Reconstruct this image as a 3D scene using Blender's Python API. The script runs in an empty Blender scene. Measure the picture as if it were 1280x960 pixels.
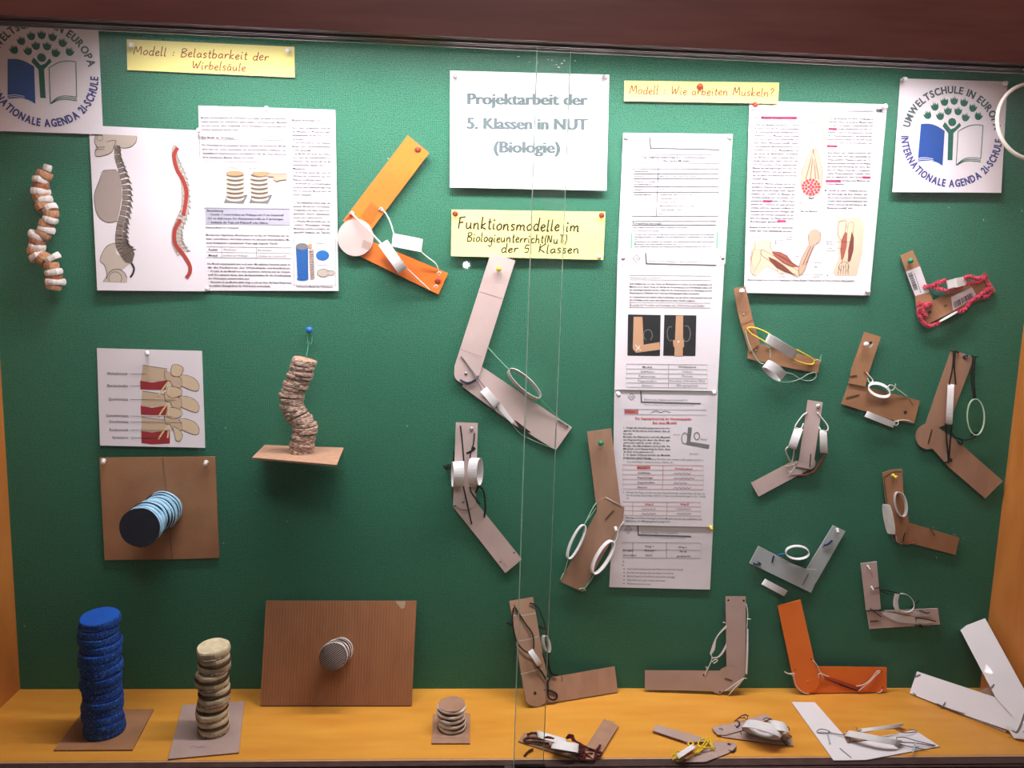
import bpy, math, random
import numpy as np
random.seed(7)
C = bpy.context.scene.collection
# ------------------------------------------------------------ camera
CAM = dict(f=1001.8, yaw=0.06114, pitch=0.14206, roll=0.03016, pos=(0.87265, -1.55439, 0.86157))
W, DEP, ZH = 1.997, 0.2405, 1.2095            # inside width, depth and opening height of the case (m)
def cam_axes():
    y, p, r = CAM['yaw'], CAM['pitch'], CAM['roll']
    f = np.array([math.sin(y)*math.cos(p), math.cos(y)*math.cos(p), -math.sin(p)])
    r0 = np.array([math.cos(y), -math.sin(y), 0.0]); u0 = np.cross(r0, f)
    return f, r0*math.cos(r)+u0*math.sin(r), -r0*math.sin(r)+u0*math.cos(r)
FW, RT, UP = cam_axes(); CP = np.array(CAM['pos'])
from mathutils import Matrix, Vector
cd = bpy.data.cameras.new('camera'); co = bpy.data.objects.new('camera', cd); C.objects.link(co)
cd.sensor_width = 36.0; cd.lens = 36.0*CAM['f']/1280.0; cd.clip_start = .02
co.matrix_world = Matrix(((RT[0], UP[0], -FW[0], CP[0]), (RT[1], UP[1], -FW[1], CP[1]), (RT[2], UP[2], -FW[2], CP[2]), (0, 0, 0, 1)))
bpy.context.scene.camera = co
# ------------------------------------------------------------ world, lamps, exposure
wd = bpy.data.worlds.new('hall'); bpy.context.scene.world = wd; wd.use_nodes = True
wd.node_tree.nodes['Background'].inputs[0].default_value = (.80, .76, .80, 1)
wd.node_tree.nodes['Background'].inputs[1].default_value = .05
vs = bpy.context.scene.view_settings
vs.view_transform = 'Standard'; vs.look = 'None'; vs.gamma = 1.0; vs.exposure = 0.0; vs.use_curve_mapping = False
def area(name, loc, target, sx, sy, power, col, spread=180):
    l = bpy.data.lights.new(name, 'AREA'); l.shape = 'RECTANGLE'; l.size = sx; l.size_y = sy
    l.energy = power; l.color = col; l.spread = math.radians(spread)
    o = bpy.data.objects.new(name, l); C.objects.link(o); o.location = loc
    o.rotation_euler = (Vector(target)-Vector(loc)).to_track_quat('-Z', 'Y').to_euler()
    return o
area('case_strip_lamp', (1.03, -.21, 1.285), (1.03, -.03, .62), 1.45, .06, 12.2, (1.0, .95, .985), 138)
area('hall_fill_light', (1.0, -1.9, 2.3), (1.0, 0, .75),   .9, .5, 25, (1.0, .93, .94))  # unseen area light added above the camera as soft frontal fill
pl = bpy.data.lights.new('phone_torch', 'POINT'); pl.energy = .8; pl.shadow_soft_size = .010; pl.color = (1, .97, .95)
plo = bpy.data.objects.new('phone_torch', pl); C.objects.link(plo); plo.location = tuple(CP + np.array([0.0, 0.0, 0.012]) + .02*FW)

# ------------------------------------------------------------ materials
def lin(c):
    return tuple(((v/255.0)/12.92 if v/255.0 <= .04045 else ((v/255.0+.055)/1.055)**2.4) for v in c) + (1.0,)
MATS = {}
def mat(name, col, col2=None, rough=.8, scale=40, stretch=(1, 1, 1), bump=0, bscale=300, spec=.25, metal=0, detail=4, contrast=(.35, .65)):
    if name in MATS: return MATS[name]
    m = bpy.data.materials.new(name); m.use_nodes = True; nt = m.node_tree; N = nt.nodes; L = nt.links
    b = N['Principled BSDF']; b.inputs['Roughness'].default_value = rough
    b.inputs['Specular IOR Level'].default_value = spec; b.inputs['Metallic'].default_value = metal
    tc = N.new('ShaderNodeTexCoord'); mp = N.new('ShaderNodeMapping'); mp.inputs['Scale'].default_value = stretch
    L.new(tc.outputs['Object'], mp.inputs['Vector'])
    nz = N.new('ShaderNodeTexNoise'); nz.inputs['Scale'].default_value = scale; nz.inputs['Detail'].default_value = detail
    L.new(mp.outputs[0], nz.inputs['Vector'])
    cr = N.new('ShaderNodeValToRGB'); cr.color_ramp.elements[0].position = contrast[0]; cr.color_ramp.elements[1].position = contrast[1]
    c2 = col2 or tuple(v*.94 for v in col)
    cr.color_ramp.elements[0].color = lin(col); cr.color_ramp.elements[1].color = lin(c2)
    L.new(nz.outputs['Fac'], cr.inputs[0]); L.new(cr.outputs[0], b.inputs['Base Color'])
    if bump:
        n2 = N.new('ShaderNodeTexNoise'); n2.inputs['Scale'].default_value = bscale; L.new(mp.outputs[0], n2.inputs['Vector'])
        bp = N.new('ShaderNodeBump'); bp.inputs['Strength'].default_value = bump; bp.inputs['Distance'].default_value = .001
        L.new(n2.outputs['Fac'], bp.inputs['Height']); L.new(bp.outputs[0], b.inputs['Normal'])
    MATS[name] = m; return m
def fabric_mat():
    m = bpy.data.materials.new('green_hessian'); m.use_nodes = True; nt = m.node_tree; N = nt.nodes; L = nt.links
    b = N['Principled BSDF']; b.inputs['Roughness'].default_value = .75; b.inputs['Specular IOR Level'].default_value = .3
    tc = N.new('ShaderNodeTexCoord')
    w = []
    for d, s in (('X', 125), ('Z', 112)):
        n = N.new('ShaderNodeTexWave'); n.bands_direction = d; n.inputs['Scale'].default_value = s
        n.inputs['Distortion'].default_value = 3.0; n.inputs['Detail'].default_value = 2; n.inputs['Detail Scale'].default_value = 2.0
        L.new(tc.outputs['Object'], n.inputs['Vector']); w.append(n)
    mu = N.new('ShaderNodeMath'); mu.operation = 'MULTIPLY'; L.new(w[0].outputs['Fac'], mu.inputs[0]); L.new(w[1].outputs['Fac'], mu.inputs[1])
    nz = N.new('ShaderNodeTexNoise'); nz.inputs['Scale'].default_value = 420; nz.inputs['Detail'].default_value = 3
    L.new(tc.outputs['Object'], nz.inputs['Vector'])
    ad = N.new('ShaderNodeMath'); ad.operation = 'MULTIPLY_ADD'; L.new(mu.outputs[0], ad.inputs[0]); ad.inputs[1].default_value = .45
    L.new(nz.outputs['Fac'], ad.inputs[2])
    cr = N.new('ShaderNodeValToRGB'); e = cr.color_ramp.elements; e[0].position = .35; e[0].color = lin((22, 74, 54)); e[1].position = 1.0; e[1].color = lin((66, 146, 116))
    L.new(ad.outputs[0], cr.inputs[0])
    # lint specks caught in the weave
    vz = N.new('ShaderNodeTexNoise'); vz.inputs['Scale'].default_value = 95; vz.inputs['Detail'].default_value = 1
    L.new(tc.outputs['Object'], vz.inputs['Vector'])
    c2 = N.new('ShaderNodeValToRGB'); c2.color_ramp.elements[0].position = .79; c2.color_ramp.elements[1].position = .83
    L.new(vz.outputs['Fac'], c2.inputs[0])
    mx = N.new('ShaderNodeMixRGB'); L.new(c2.outputs[0], mx.inputs[0]); L.new(cr.outputs[0], mx.inputs[1]); mx.inputs[2].default_value = lin((150, 190, 170))
    L.new(mx.outputs[0], b.inputs['Base Color'])
    bp = N.new('ShaderNodeBump'); bp.inputs['Strength'].default_value = .55; bp.inputs['Distance'].default_value = .0012
    L.new(ad.outputs[0], bp.inputs['Height']); L.new(bp.outputs[0], b.inputs['Normal'])
    return m
def fluted_mat():
    m = mat('fluted_brown_card', (160, 106, 72), (150, 98, 66), rough=.85, scale=9, stretch=(6, 6, 1), bump=.25, bscale=45); nt = m.node_tree; N = nt.nodes; L = nt.links
    tc = N.new('ShaderNodeTexCoord'); w = N.new('ShaderNodeTexWave'); w.bands_direction = 'X'; w.inputs['Scale'].default_value = 55; w.inputs['Distortion'].default_value = .6
    L.new(tc.outputs['Object'], w.inputs['Vector']); bp = N.new('ShaderNodeBump'); bp.inputs['Strength'].default_value = .5; bp.inputs['Distance'].default_value = .0006
    L.new(w.outputs['Fac'], bp.inputs['Height']); L.new(bp.outputs[0], N['Principled BSDF'].inputs['Normal']); return m
def glass_mat(name, tint):
    m = bpy.data.materials.new(name); m.use_nodes = True; nt = m.node_tree; N = nt.nodes; L = nt.links
    N.remove(N['Principled BSDF']); out = N['Material Output']
    t = N.new('ShaderNodeBsdfTransparent'); t.inputs[0].default_value = tint
    g = N.new('ShaderNodeBsdfGlossy'); g.inputs['Roughness'].default_value = .02
    fr = N.new('ShaderNodeFresnel'); fr.inputs[0].default_value = 1.30
    mx = N.new('ShaderNodeMixShader'); L.new(fr.outputs[0], mx.inputs[0]); L.new(t.outputs[0], mx.inputs[1]); L.new(g.outputs[0], mx.inputs[2])
    # thin film of dust on the pane: scatters a little of the lamp light
    tl = N.new('ShaderNodeBsdfTranslucent'); tl.inputs[0].default_value = (.78, .95, .88, 1)
    tc = N.new('ShaderNodeTexCoord'); nz = N.new('ShaderNodeTexNoise'); nz.inputs['Scale'].default_value = 14; nz.inputs['Detail'].default_value = 6
    L.new(tc.outputs['Object'], nz.inputs['Vector'])
    mr = N.new('ShaderNodeMapRange'); mr.inputs[1].default_value = .3; mr.inputs[2].default_value = .75; mr.inputs[3].default_value = .016; mr.inputs[4].default_value = .026
    L.new(nz.outputs['Fac'], mr.inputs[0]); m2 = N.new('ShaderNodeMixShader'); L.new(mr.outputs[0], m2.inputs[0]); L.new(mx.outputs[0], m2.inputs[1]); L.new(tl.outputs[0], m2.inputs[2])
    L.new(m2.outputs[0], out.inputs[0]); return m
GREEN = fabric_mat()
WOOD = mat('yellow_stained_board', (234, 166, 66), (218, 144, 50), rough=.42, scale=6, stretch=(1, 5, 5), bump=.15, bscale=60, spec=.4, contrast=(.3, .75))
SIDEWOOD = mat('orange_stained_board', (214, 134, 62), (196, 116, 48), rough=.5, scale=5, stretch=(4, 4, 1), bump=.1, bscale=60, spec=.35)
BROWN = mat('dark_red_brown_board', (108, 58, 48), (94, 48, 40), rough=.55, scale=5, stretch=(1, 1, 8), spec=.3)
ALU = mat('brushed_aluminium', (190, 176, 172), (160, 148, 146), rough=.35, metal=.7, scale=30, stretch=(.2, 5, 5))
DARK = mat('dark_groove', (30, 20, 18), rough=.7)
LEDGE = mat('dark_ledge', (78, 56, 54), (66, 46, 44), rough=.6)
PAPER = mat('white_paper', (232, 222, 228), (226, 216, 222), rough=.75, scale=8, spec=.2)
PAPERW = mat('bright_white_paper', (240, 234, 238), (234, 228, 232), rough=.7, scale=8, spec=.2)
YEL = mat('yellow_paper', (240, 226, 140), (234, 219, 130), rough=.75, scale=10)
LOOP = mat('paper_strip', (236, 232, 232), (220, 214, 216), rough=.7, scale=30)
CARD = mat('brown_corrugated_card', (176, 136, 112), (164, 124, 101), rough=.85, scale=9, stretch=(6, 6, 1), bump=.25, bscale=45)
CARDW = mat('warm_brown_card', (178, 128, 92), (160, 112, 80), rough=.85, scale=14, bump=.3, bscale=120)
CARDG = mat('grey_pasteboard', (184, 158, 150), (174, 148, 140), rough=.85, scale=16, bump=.1, bscale=260)
CARDP = mat('pale_pasteboard', (210, 184, 180), (200, 174, 170), rough=.85, scale=14, bump=.1, bscale=260)
CARDB = mat('blue_grey_card', (186, 194, 196), (172, 178, 182), rough=.75, scale=14)
CARDV = fluted_mat()
EDGE = mat('cut_card_edge', (120, 86, 66), (150, 112, 88), rough=.9, scale=500, contrast=(.4, .6))
EDGEP = mat('cut_paper_edge', (200, 190, 190), rough=.9)
ORANGE = mat('orange_card', (238, 122, 42), (230, 112, 34), rough=.7, scale=12)
ORANGED = mat('deep_orange_tape', (226, 98, 24), rough=.6)
BLACK = mat('black_cord', (22, 20, 22), rough=.8)
WSTR = mat('white_string', (226, 220, 212), rough=.85)
GSTR = mat('green_thread', (90, 160, 120), rough=.7)
LGSTR = mat('pale_green_elastic', (170, 205, 180), rough=.7)
YSTR = mat('yellow_elastic', (240, 208, 50), (222, 186, 36), rough=.7, scale=200)
PINK = mat('pink_chenille', (226, 84, 110), (196, 60, 88), rough=.95, scale=250, bump=.8, bscale=700)
MAROON = mat('maroon_wool', (92, 22, 26), (62, 12, 16), rough=.95, scale=300, bump=.8, bscale=700)
NAVYTH = mat('navy_thread', (34, 38, 84), rough=.8)
REDTH = mat('red_thread', (170, 50, 44), rough=.8)
BRASS = mat('brass_fastener', (150, 110, 70), (110, 78, 50), rough=.4, metal=.6, scale=100)
STEEL = mat('steel', (170, 170, 172), rough=.3, metal=.9)
GREYTH = mat('grey_thread', (130, 120, 124), rough=.8)
HOLE = mat('punched_hole', (52, 34, 28), rough=.9)
PINW = mat('white_plastic', (232, 226, 222), rough=.35, spec=.5)
PINR = mat('red_plastic', (206, 66, 40), rough=.35, spec=.5)
PINO = mat('rust_plastic', (176, 74, 40), rough=.35, spec=.5)
PING = mat('green_plastic', (26, 130, 92), rough=.35, spec=.5)
PINY = mat('yellow_plastic', (232, 208, 70), rough=.35, spec=.5)
PINB = mat('blue_plastic', (26, 112, 200), rough=.3, spec=.5)
PINN = mat('navy_plastic', (54, 50, 90), rough=.35, spec=.5)
PINC = mat('grey_metal_dome', (190, 182, 184), rough=.4, metal=.4)
BLUEF = mat('blue_sponge', (14, 62, 150), (90, 140, 200), rough=.9, scale=420, bump=1, bscale=500, contrast=(.54, .68), detail=2)
BLUET = mat('blue_foam_top', (20, 88, 186), (18, 80, 176), rough=.8, scale=20)
CREAMF = mat('cream_foam', (228, 212, 178), (206, 188, 152), rough=.95, scale=60, bump=.8, bscale=300)
LBLUE = mat('light_blue_foam', (172, 212, 236), (140, 190, 224), rough=.9, scale=60, bump=.5, bscale=200)
NAVY = mat('navy_foam', (44, 40, 60), (36, 32, 48), rough=.9, scale=80)
WHITEF = mat('white_foam', (232, 222, 218), (212, 200, 196), rough=.95, scale=120, bump=.9, bscale=300)
CORK = mat('cork', (196, 146, 112), (168, 112, 80), rough=.9, scale=220, bump=.7, bscale=500)
CORKD = mat('reddish_cork', (176, 108, 76), (142, 82, 56), rough=.9, scale=220, bump=.7, bscale=500)
RUFF = mat('torn_card', (128, 92, 76), (200, 174, 160), rough=.95, stretch=(1, 1, 3), scale=170, bump=1, bscale=500, contrast=(.42, .58))
DCARD = mat('dark_card', (92, 60, 44), (70, 44, 32), rough=.9, scale=120)
STRIPE = mat('dark_fluted_card', (66, 50, 50), rough=.9)
PALEC = mat('pale_flute_edge', (190, 172, 162), rough=.9)
CREAMC = mat('cream_cable_sheath', (226, 212, 200), rough=.45)
GEDGE = mat('ground_glass_edge', (212, 238, 222), (190, 222, 204), rough=.3, spec=.6, scale=30)
def ink(name, c): return mat('ink_'+name, c, c, rough=.7, spec=.15)

# ------------------------------------------------------------ object helpers
def place(o, parent):
    C.objects.link(o)
    if parent is not None: o.parent = parent
def worg(o):
    v = Vector((0, 0, 0))
    while o is not None: v += o.location; o = o.parent
    return v
def mesh(name, V, Fc, mats, parent=None, fm=None, smooth=False, loc=None, kind=None):
    me = bpy.data.meshes.new(name)
    V = np.asarray(V, dtype=float)
    org = np.array(worg(parent)) if parent is not None else np.zeros(3)
    o = bpy.data.objects.new(name, me)
    if loc is not None: o.location = tuple(np.array(loc)-org); org = np.array(loc)
    me.from_pydata([tuple(v) for v in (V-org)], [], Fc)
    for m in (mats if isinstance(mats, (list, tuple)) else [mats]): me.materials.append(m)
    if fm is not None:
        for p, i in zip(me.polygons, fm): p.material_index = i
    if smooth:
        for p in me.polygons: p.use_smooth = True
    me.update(); place(o, parent)
    if kind: o['kind'] = kind
    return o
def box(name, a, b, m, parent=None, kind=None):
    x0, y0, z0 = a; x1, y1, z1 = b
    V = [(x0, y0, z0), (x1, y0, z0), (x1, y1, z0), (x0, y1, z0), (x0, y0, z1), (x1, y0, z1), (x1, y1, z1), (x0, y1, z1)]
    return mesh(name, V, [(0, 3, 2, 1), (4, 5, 6, 7), (0, 1, 5, 4), (1, 2, 6, 5), (2, 3, 7, 6), (3, 0, 4, 7)], m, parent, kind=kind)
def thing(name, label, cat, loc, group=None):
    o = bpy.data.objects.new(name, None); o.empty_display_size = .02; C.objects.link(o); o.location = tuple(loc)
    o['label'] = label; o['category'] = cat
    if group: o['group'] = group
    return o
# a surface in the case: reads where the line of sight through a photo pixel meets it
class Surf:
    def __init__(s, p, n):
        s.o = np.array(p, float); s.n = np.array(n, float)/np.linalg.norm(n)
        if (CP-s.o)@s.n < 0: s.n = -s.n
    def p(s, px, py, h=0.0):
        d = FW*CAM['f']+RT*(px-640.0)-UP*(py-480.0)
        t = ((s.o+s.n*h-CP)@s.n)/(d@s.n)
        return CP+d*t
WALL = Surf((0, 0, 0), (0, -1, 0)); FLOOR = Surf((0, 0, 0), (0, 0, 1))
def lean(p1, p2, ptop, ytop=.004):
    a = FLOOR.p(*p1); b = FLOOR.p(*p2); c = WALL.p(ptop[0], ptop[1], ytop)
    return Surf(a, np.cross(b-a, c-a))
ZM = [0.0, 0.0, 1.0]
def Z(x=0.0, y=0.0, s=1.0): ZM[:] = [x, y, s]
def g(x, y): return ZM[0]+x/ZM[2], ZM[1]+y/ZM[2]
def G(s, x, y, h=0.0):
    a, b = g(x, y); return s.p(a, b, h)
def slab(s, pts, h, t, name, m, parent, edge=None, hs=None):
    """flat card: outline pts (seen on its front face), back at height h, thickness t; hs = extra height per point"""
    n = len(pts)
    top = [G(s, x, y, h+t+(hs[i] if hs else 0)) for i, (x, y) in enumerate(pts)]
    bot = [v-s.n*t for v in top]
    F = [tuple(range(n)), tuple(reversed(range(n, 2*n)))]
    F += [(i, i+n, (i+1) % n+n, (i+1) % n) for i in range(n)]
    return mesh(name, top+bot, F, [m, edge or EDGE], parent, [0, 0]+[1]*n)
def arc(cx, cy, r, a0, a1, n=10, ry=None):
    ry = ry or r
    return [(cx+r*math.cos(math.radians(a0+(a1-a0)*i/n)), cy+ry*math.sin(math.radians(a0+(a1-a0)*i/n))) for i in range(n+1)]
def crom(P, k=5, closed=False):
    P = [np.array(p, float) for p in P]; n = len(P)
    if n < 3: return P
    out = []
    for i in range(n if closed else n-1):
        p0 = P[(i-1) % n] if (closed or i > 0) else P[0]; p1 = P[i]; p2 = P[(i+1) % n]; p3 = P[(i+2) % n] if (closed or i+2 < n) else P[-1]
        for j in range(k):
            t = j/k
            out.append(.5*((2*p1)+(-p0+p2)*t+(2*p0-5*p1+4*p2-p3)*t*t+(-p0+3*p1-3*p2+p3)*t**3))
    if not closed: out.append(P[-1])
    return out
def tubew(P, r, name, m, parent, k=5, seg=6, closed=False, fuzz=0, cap=True, smooth=True):
    Q = crom(P, k, closed); n = len(Q); V = []; F = []
    up = np.array([.13, -.9, .4])
    for i in range(n):
        a = Q[(i-1) % n] if (closed or i > 0) else Q[i]; b = Q[(i+1) % n] if (closed or i < n-1) else Q[i]
        t = b-a; L = np.linalg.norm(t); t = t/L if L > 1e-9 else np.array([1., 0, 0])
        u = np.cross(t, up); u /= (np.linalg.norm(u)+1e-9); v = np.cross(t, u)
        for j in range(seg):
            rr = r*(1+(random.uniform(-fuzz, fuzz) if fuzz else 0)); an = 2*math.pi*j/seg
            V.append(Q[i]+rr*(math.cos(an)*u+math.sin(an)*v))
    for i in range(n if closed else n-1):
        for j in range(seg):
            i2 = (i+1) % n; F.append((i*seg+j, i*seg+(j+1) % seg, i2*seg+(j+1) % seg, i2*seg+j))
    if cap and not closed: F += [tuple(reversed(range(seg))), tuple(range((n-1)*seg, n*seg))]
    return mesh(name, V, F, m, parent, smooth=smooth)
def tube(s, pts, r, name, m, parent, **kw):
    return tubew([G(s, *(p if len(p) == 3 else (p[0], p[1], .004))) for p in pts], r, name, m, parent, **kw)
def loop(s, c, h, a, b, w, name='paper_loop', m=None, parent=None, th=.0007, n=28, pinch=1.0):
    """closed paper band: axes a, b and half width w are (dx, dy) in view units plus height in metres"""
    V = []; F = []
    for i in range(n):
        t = 2*math.pi*i/n; ct, st = math.cos(t), math.sin(t)
        st = math.copysign(abs(st)**pinch, st)
        for q, e in ((1, 1), (-1, 1), (-1, -1), (1, -1)):
            x = c[0]+a[0]*ct+b[0]*st+w[0]*q; y = c[1]+a[1]*ct+b[1]*st+w[1]*q
            hh = h+a[2]*ct+b[2]*st+w[2]*q
            V.append(G(s, x, y, hh))
    V = np.array(V); ctr = V.mean(0)
    for i in range(n):
        for k, other in ((2, 1), (3, 0)):
            P = V[4*i+other]; A = V[4*((i+1) % n)+other]; B = V[4*((i-1) % n)+other]
            tn = A-B; wv = V[4*i]-V[4*i+1]; nn = np.cross(tn, wv); L = np.linalg.norm(nn)
            V[4*i+k] = P+(nn/L*th if L > 1e-12 else 0)
    for i in range(n):
        j = (i+1) % n
        for k in range(4): F.append((4*i+k, 4*i+(k+1) % 4, 4*j+(k+1) % 4, 4*j+k))
    return mesh(name, V, F, m or LOOP, parent)
def lathe(name, o, ax, prof, m, parent, seg=20, wob=0, sx=1.0, fm=None, mats=None, smooth=True, seed=None, ref=None):
    """profile (r, z) turned about the axis ax from point o; wob = uneven outline"""
    ax = np.array(ax, float); ax /= np.linalg.norm(ax); o = np.array(o, float)
    rf = np.array(ref if ref is not None else (1., 0.03, 0.02)); u = rf-ax*(rf@ax); u /= np.linalg.norm(u); v = np.cross(ax, u)
    rs = random.Random(seed if seed is not None else random.random()); ph = [(rs.uniform(0, 6.3), k) for k in (2, 3, 5, 7)]
    V = []; F = []; FM = []
    for pi, (r, z) in enumerate(prof):
        for j in range(seg):
            a = 2*math.pi*j/seg; f = 1+wob*sum(math.sin(k*a+p)/(1+.4*k) for p, k in ph)
            V.append(o+ax*(z*(1+(wob*1.2*math.sin(a*2+ph[0][0]) if wob else 0)))+(u*math.cos(a)*sx+v*math.sin(a))*r*f)
    for i in range(len(prof)-1):
        for j in range(seg):
            F.append((i*seg+j, i*seg+(j+1) % seg, (i+1)*seg+(j+1) % seg, (i+1)*seg+j)); FM.append(fm[i] if fm else 0)
    n = len(prof)
    F += [tuple(reversed(range(seg))), tuple(range((n-1)*seg, n*seg))]; FM += [fm[0] if fm else 0, fm[-1] if fm else 0]
    return mesh(name, V, F, mats or m, parent, FM, smooth=smooth)
def disc(name, c, ax, r, t, m, parent, wob=.03, rnd=.25, seg=22, top=None, sx=1.0, smooth=False):
    prof = [(r*(1-rnd*.25), -t/2), (r, -t/2+t*rnd), (r*1.01, 0), (r, t/2-t*rnd), (r*(1-rnd*.25), t/2)]
    o = lathe(name, c, ax, prof, m, parent, seg, wob, sx, mats=[m, top or m], smooth=smooth)
    o.data.polygons[len(o.data.polygons)-1].material_index = 1
    return o

# ------------------------------------------------------------ the case (setting)
TOPZ = 1.36
mesh('wall_back', [(-.06, 0, -.02), (W+.06, 0, -.02), (W+.06, 0, TOPZ), (-.06, 0, TOPZ), (-.06, .02, -.02), (W+.06, .02, -.02), (W+.06, .02, TOPZ), (-.06, .02, TOPZ)],
     [(0, 1, 2, 3), (7, 6, 5, 4), (0, 4, 5, 1), (1, 5, 6, 2), (2, 6, 7, 3), (3, 7, 4, 0)], GREEN, kind='structure')
box('wall_left', (-.02, -DEP-.02, -.02), (0, 0, TOPZ), SIDEWOOD, kind='structure')
box('wall_right', (W, -DEP-.02, -.02), (W+.02, 0, TOPZ), SIDEWOOD, kind='structure')
box('floor', (0, -DEP+.001, -.02), (W, 0, 0), WOOD, kind='structure')
box('ceiling', (0, -DEP-.03, TOPZ-.03), (W, 0, TOPZ-.01), PAPER, kind='structure')
# header board above the opening and ledge below
box('trim_1', (-.5, -DEP-.060, ZH-.0085), (W+.5, -DEP-.0415, ZH+.40), BROWN, kind='structure')
box('trim_2', (-.5, -DEP-.06, -.30), (W+.5, -DEP-.014, -.006), LEDGE, kind='structure')
tr = box('trim_3', (-.02, -DEP-.04, ZH-.004), (W+.02, -DEP-.012, ZH+.03), ALU, kind='structure')
for y0, y1, z0 in ((-DEP-.040, -DEP-.038, -.0115), (-DEP-.027, -DEP-.0255, -.0105), (-DEP-.0155, -DEP-.0135, -.012)):
    box('track_fin', (-.02, y0, ZH+z0), (W+.02, y1, ZH-.0035), ALU, tr)
box('track_groove', (-.02, -DEP-.0375, ZH-.0055), (W+.02, -DEP-.0155, ZH-.0042), DARK, tr)
LIP = mat('pale_front_lip', (206, 160, 124), rough=.6)
tb = box('trim_4', (-.02, -DEP-.043, -.006), (W+.02, -DEP-.000, -.0015), LEDGE, kind='structure')
for y0, y1 in ((-DEP-.042, -DEP-.0405), (-DEP-.0265, -DEP-.0255), (-DEP-.0045, -DEP-.0000)):
    box('track_fin', (-.02, y0, -.0015), (W+.02, y1, .0015 if y1 < -DEP-.01 else .0003), LEDGE if y1 < -DEP-.01 else LIP, tb)
for y0, y1 in ((-DEP-.040, -DEP-.0272), (-DEP-.0248, -DEP-.0048)):
    box('track_groove', (-.02, y0, -.0014), (W+.02, y1, -.0006), LEDGE, tb)
GL = glass_mat('sliding_glass', (.972, .985, .976, 1))
XR, XL = 1.0262, .9745
for k, (xa, xb, ya, ex) in enumerate(((.0, XR, -DEP-.0235, XR), (XL, W, -DEP-.0375, XL))):
    pane = box('window_%d' % (k+1), (xa, ya, -.0012), (xb, ya+.005, ZH-.005), GL, kind='structure')
    s = 1 if ex == xb else -1
    box('ground_edge', (ex+s*.0001, ya+.0008, .0), (ex+s*.0013, ya+.0042, ZH-.006), GEDGE, pane)
SP = Surf((0, -DEP-.0178, 0), (0, -1, 0)); V = []; F = []; rs = random.Random(5)
for x, y, r in ((628, 292, 9), (865, 316, 6), (895, 320, 7), (975, 348, 9), (995, 325, 6), (932, 357, 7), (950, 379, 14), (783, 341, 5), (715, 338, 4), (1080, 327, 6)):
    n0 = len(V)
    for k in range(9):
        a = 2*math.pi*k/9; q = rs.uniform(.5, 1.1); V.append(SP.p(550+(x+r*1.2*q*math.cos(a))/6.4, 25+(y+r*.6*q*math.sin(a))/6.4))
    V.append(SP.p(550+x/6.4, 25+y/6.4, .0006))
    F += [(n0+k, n0+(k+1) % 9, n0+9) for k in range(9)]
mesh('paint_specks', V, F, mat('white_paint_fleck', (236, 240, 236), rough=.6), bpy.data.objects['window_1'], kind='stuff')
ft = box('foot_clip', (XL-.002, -DEP-.0318, -.0012), (XR+.004, -DEP-.0242, .0052), DARK, None, kind='structure')
box('clip_tab', (XL-.016, -DEP-.0316, -.0012), (XL-.0022, -DEP-.0250, .0030), ALU, ft)
ft.name = 'trim_5'

# ------------------------------------------------------------ printing on sheets
def raygrid(px, py, h):
    px = np.asarray(px, float); py = np.asarray(py, float); h = np.asarray(h, float)
    d = FW[None]*CAM['f']+RT[None]*(px-640.0)[:, None]-UP[None]*(py-480.0)[:, None]
    t = (-h-CP[1])/d[:, 1]
    return CP[None]+d*t[:, None]
_tc = {}
def textmesh(s, bold=0.0, res=2, shear=0.0):
    key = (s, bold, res, shear)
    if key in _tc: return _tc[key]
    cu = bpy.data.curves.new('t', 'FONT'); cu.body = s; cu.resolution_u = res; cu.offset = bold; cu.shear = shear
    ob = bpy.data.objects.new('t', cu); me = ob.to_mesh()
    V = np.array([v.co[:2] for v in me.vertices]) if len(me.vertices) else np.zeros((0, 2))
    F = [tuple(p.vertices) for p in me.polygons]
    ob.to_mesh_clear(); bpy.data.objects.remove(ob); bpy.data.curves.remove(cu)
    _tc[key] = (V, F); return V, F
CAPH = textmesh('H', 0, 1)[0][:, 1].max()
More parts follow.
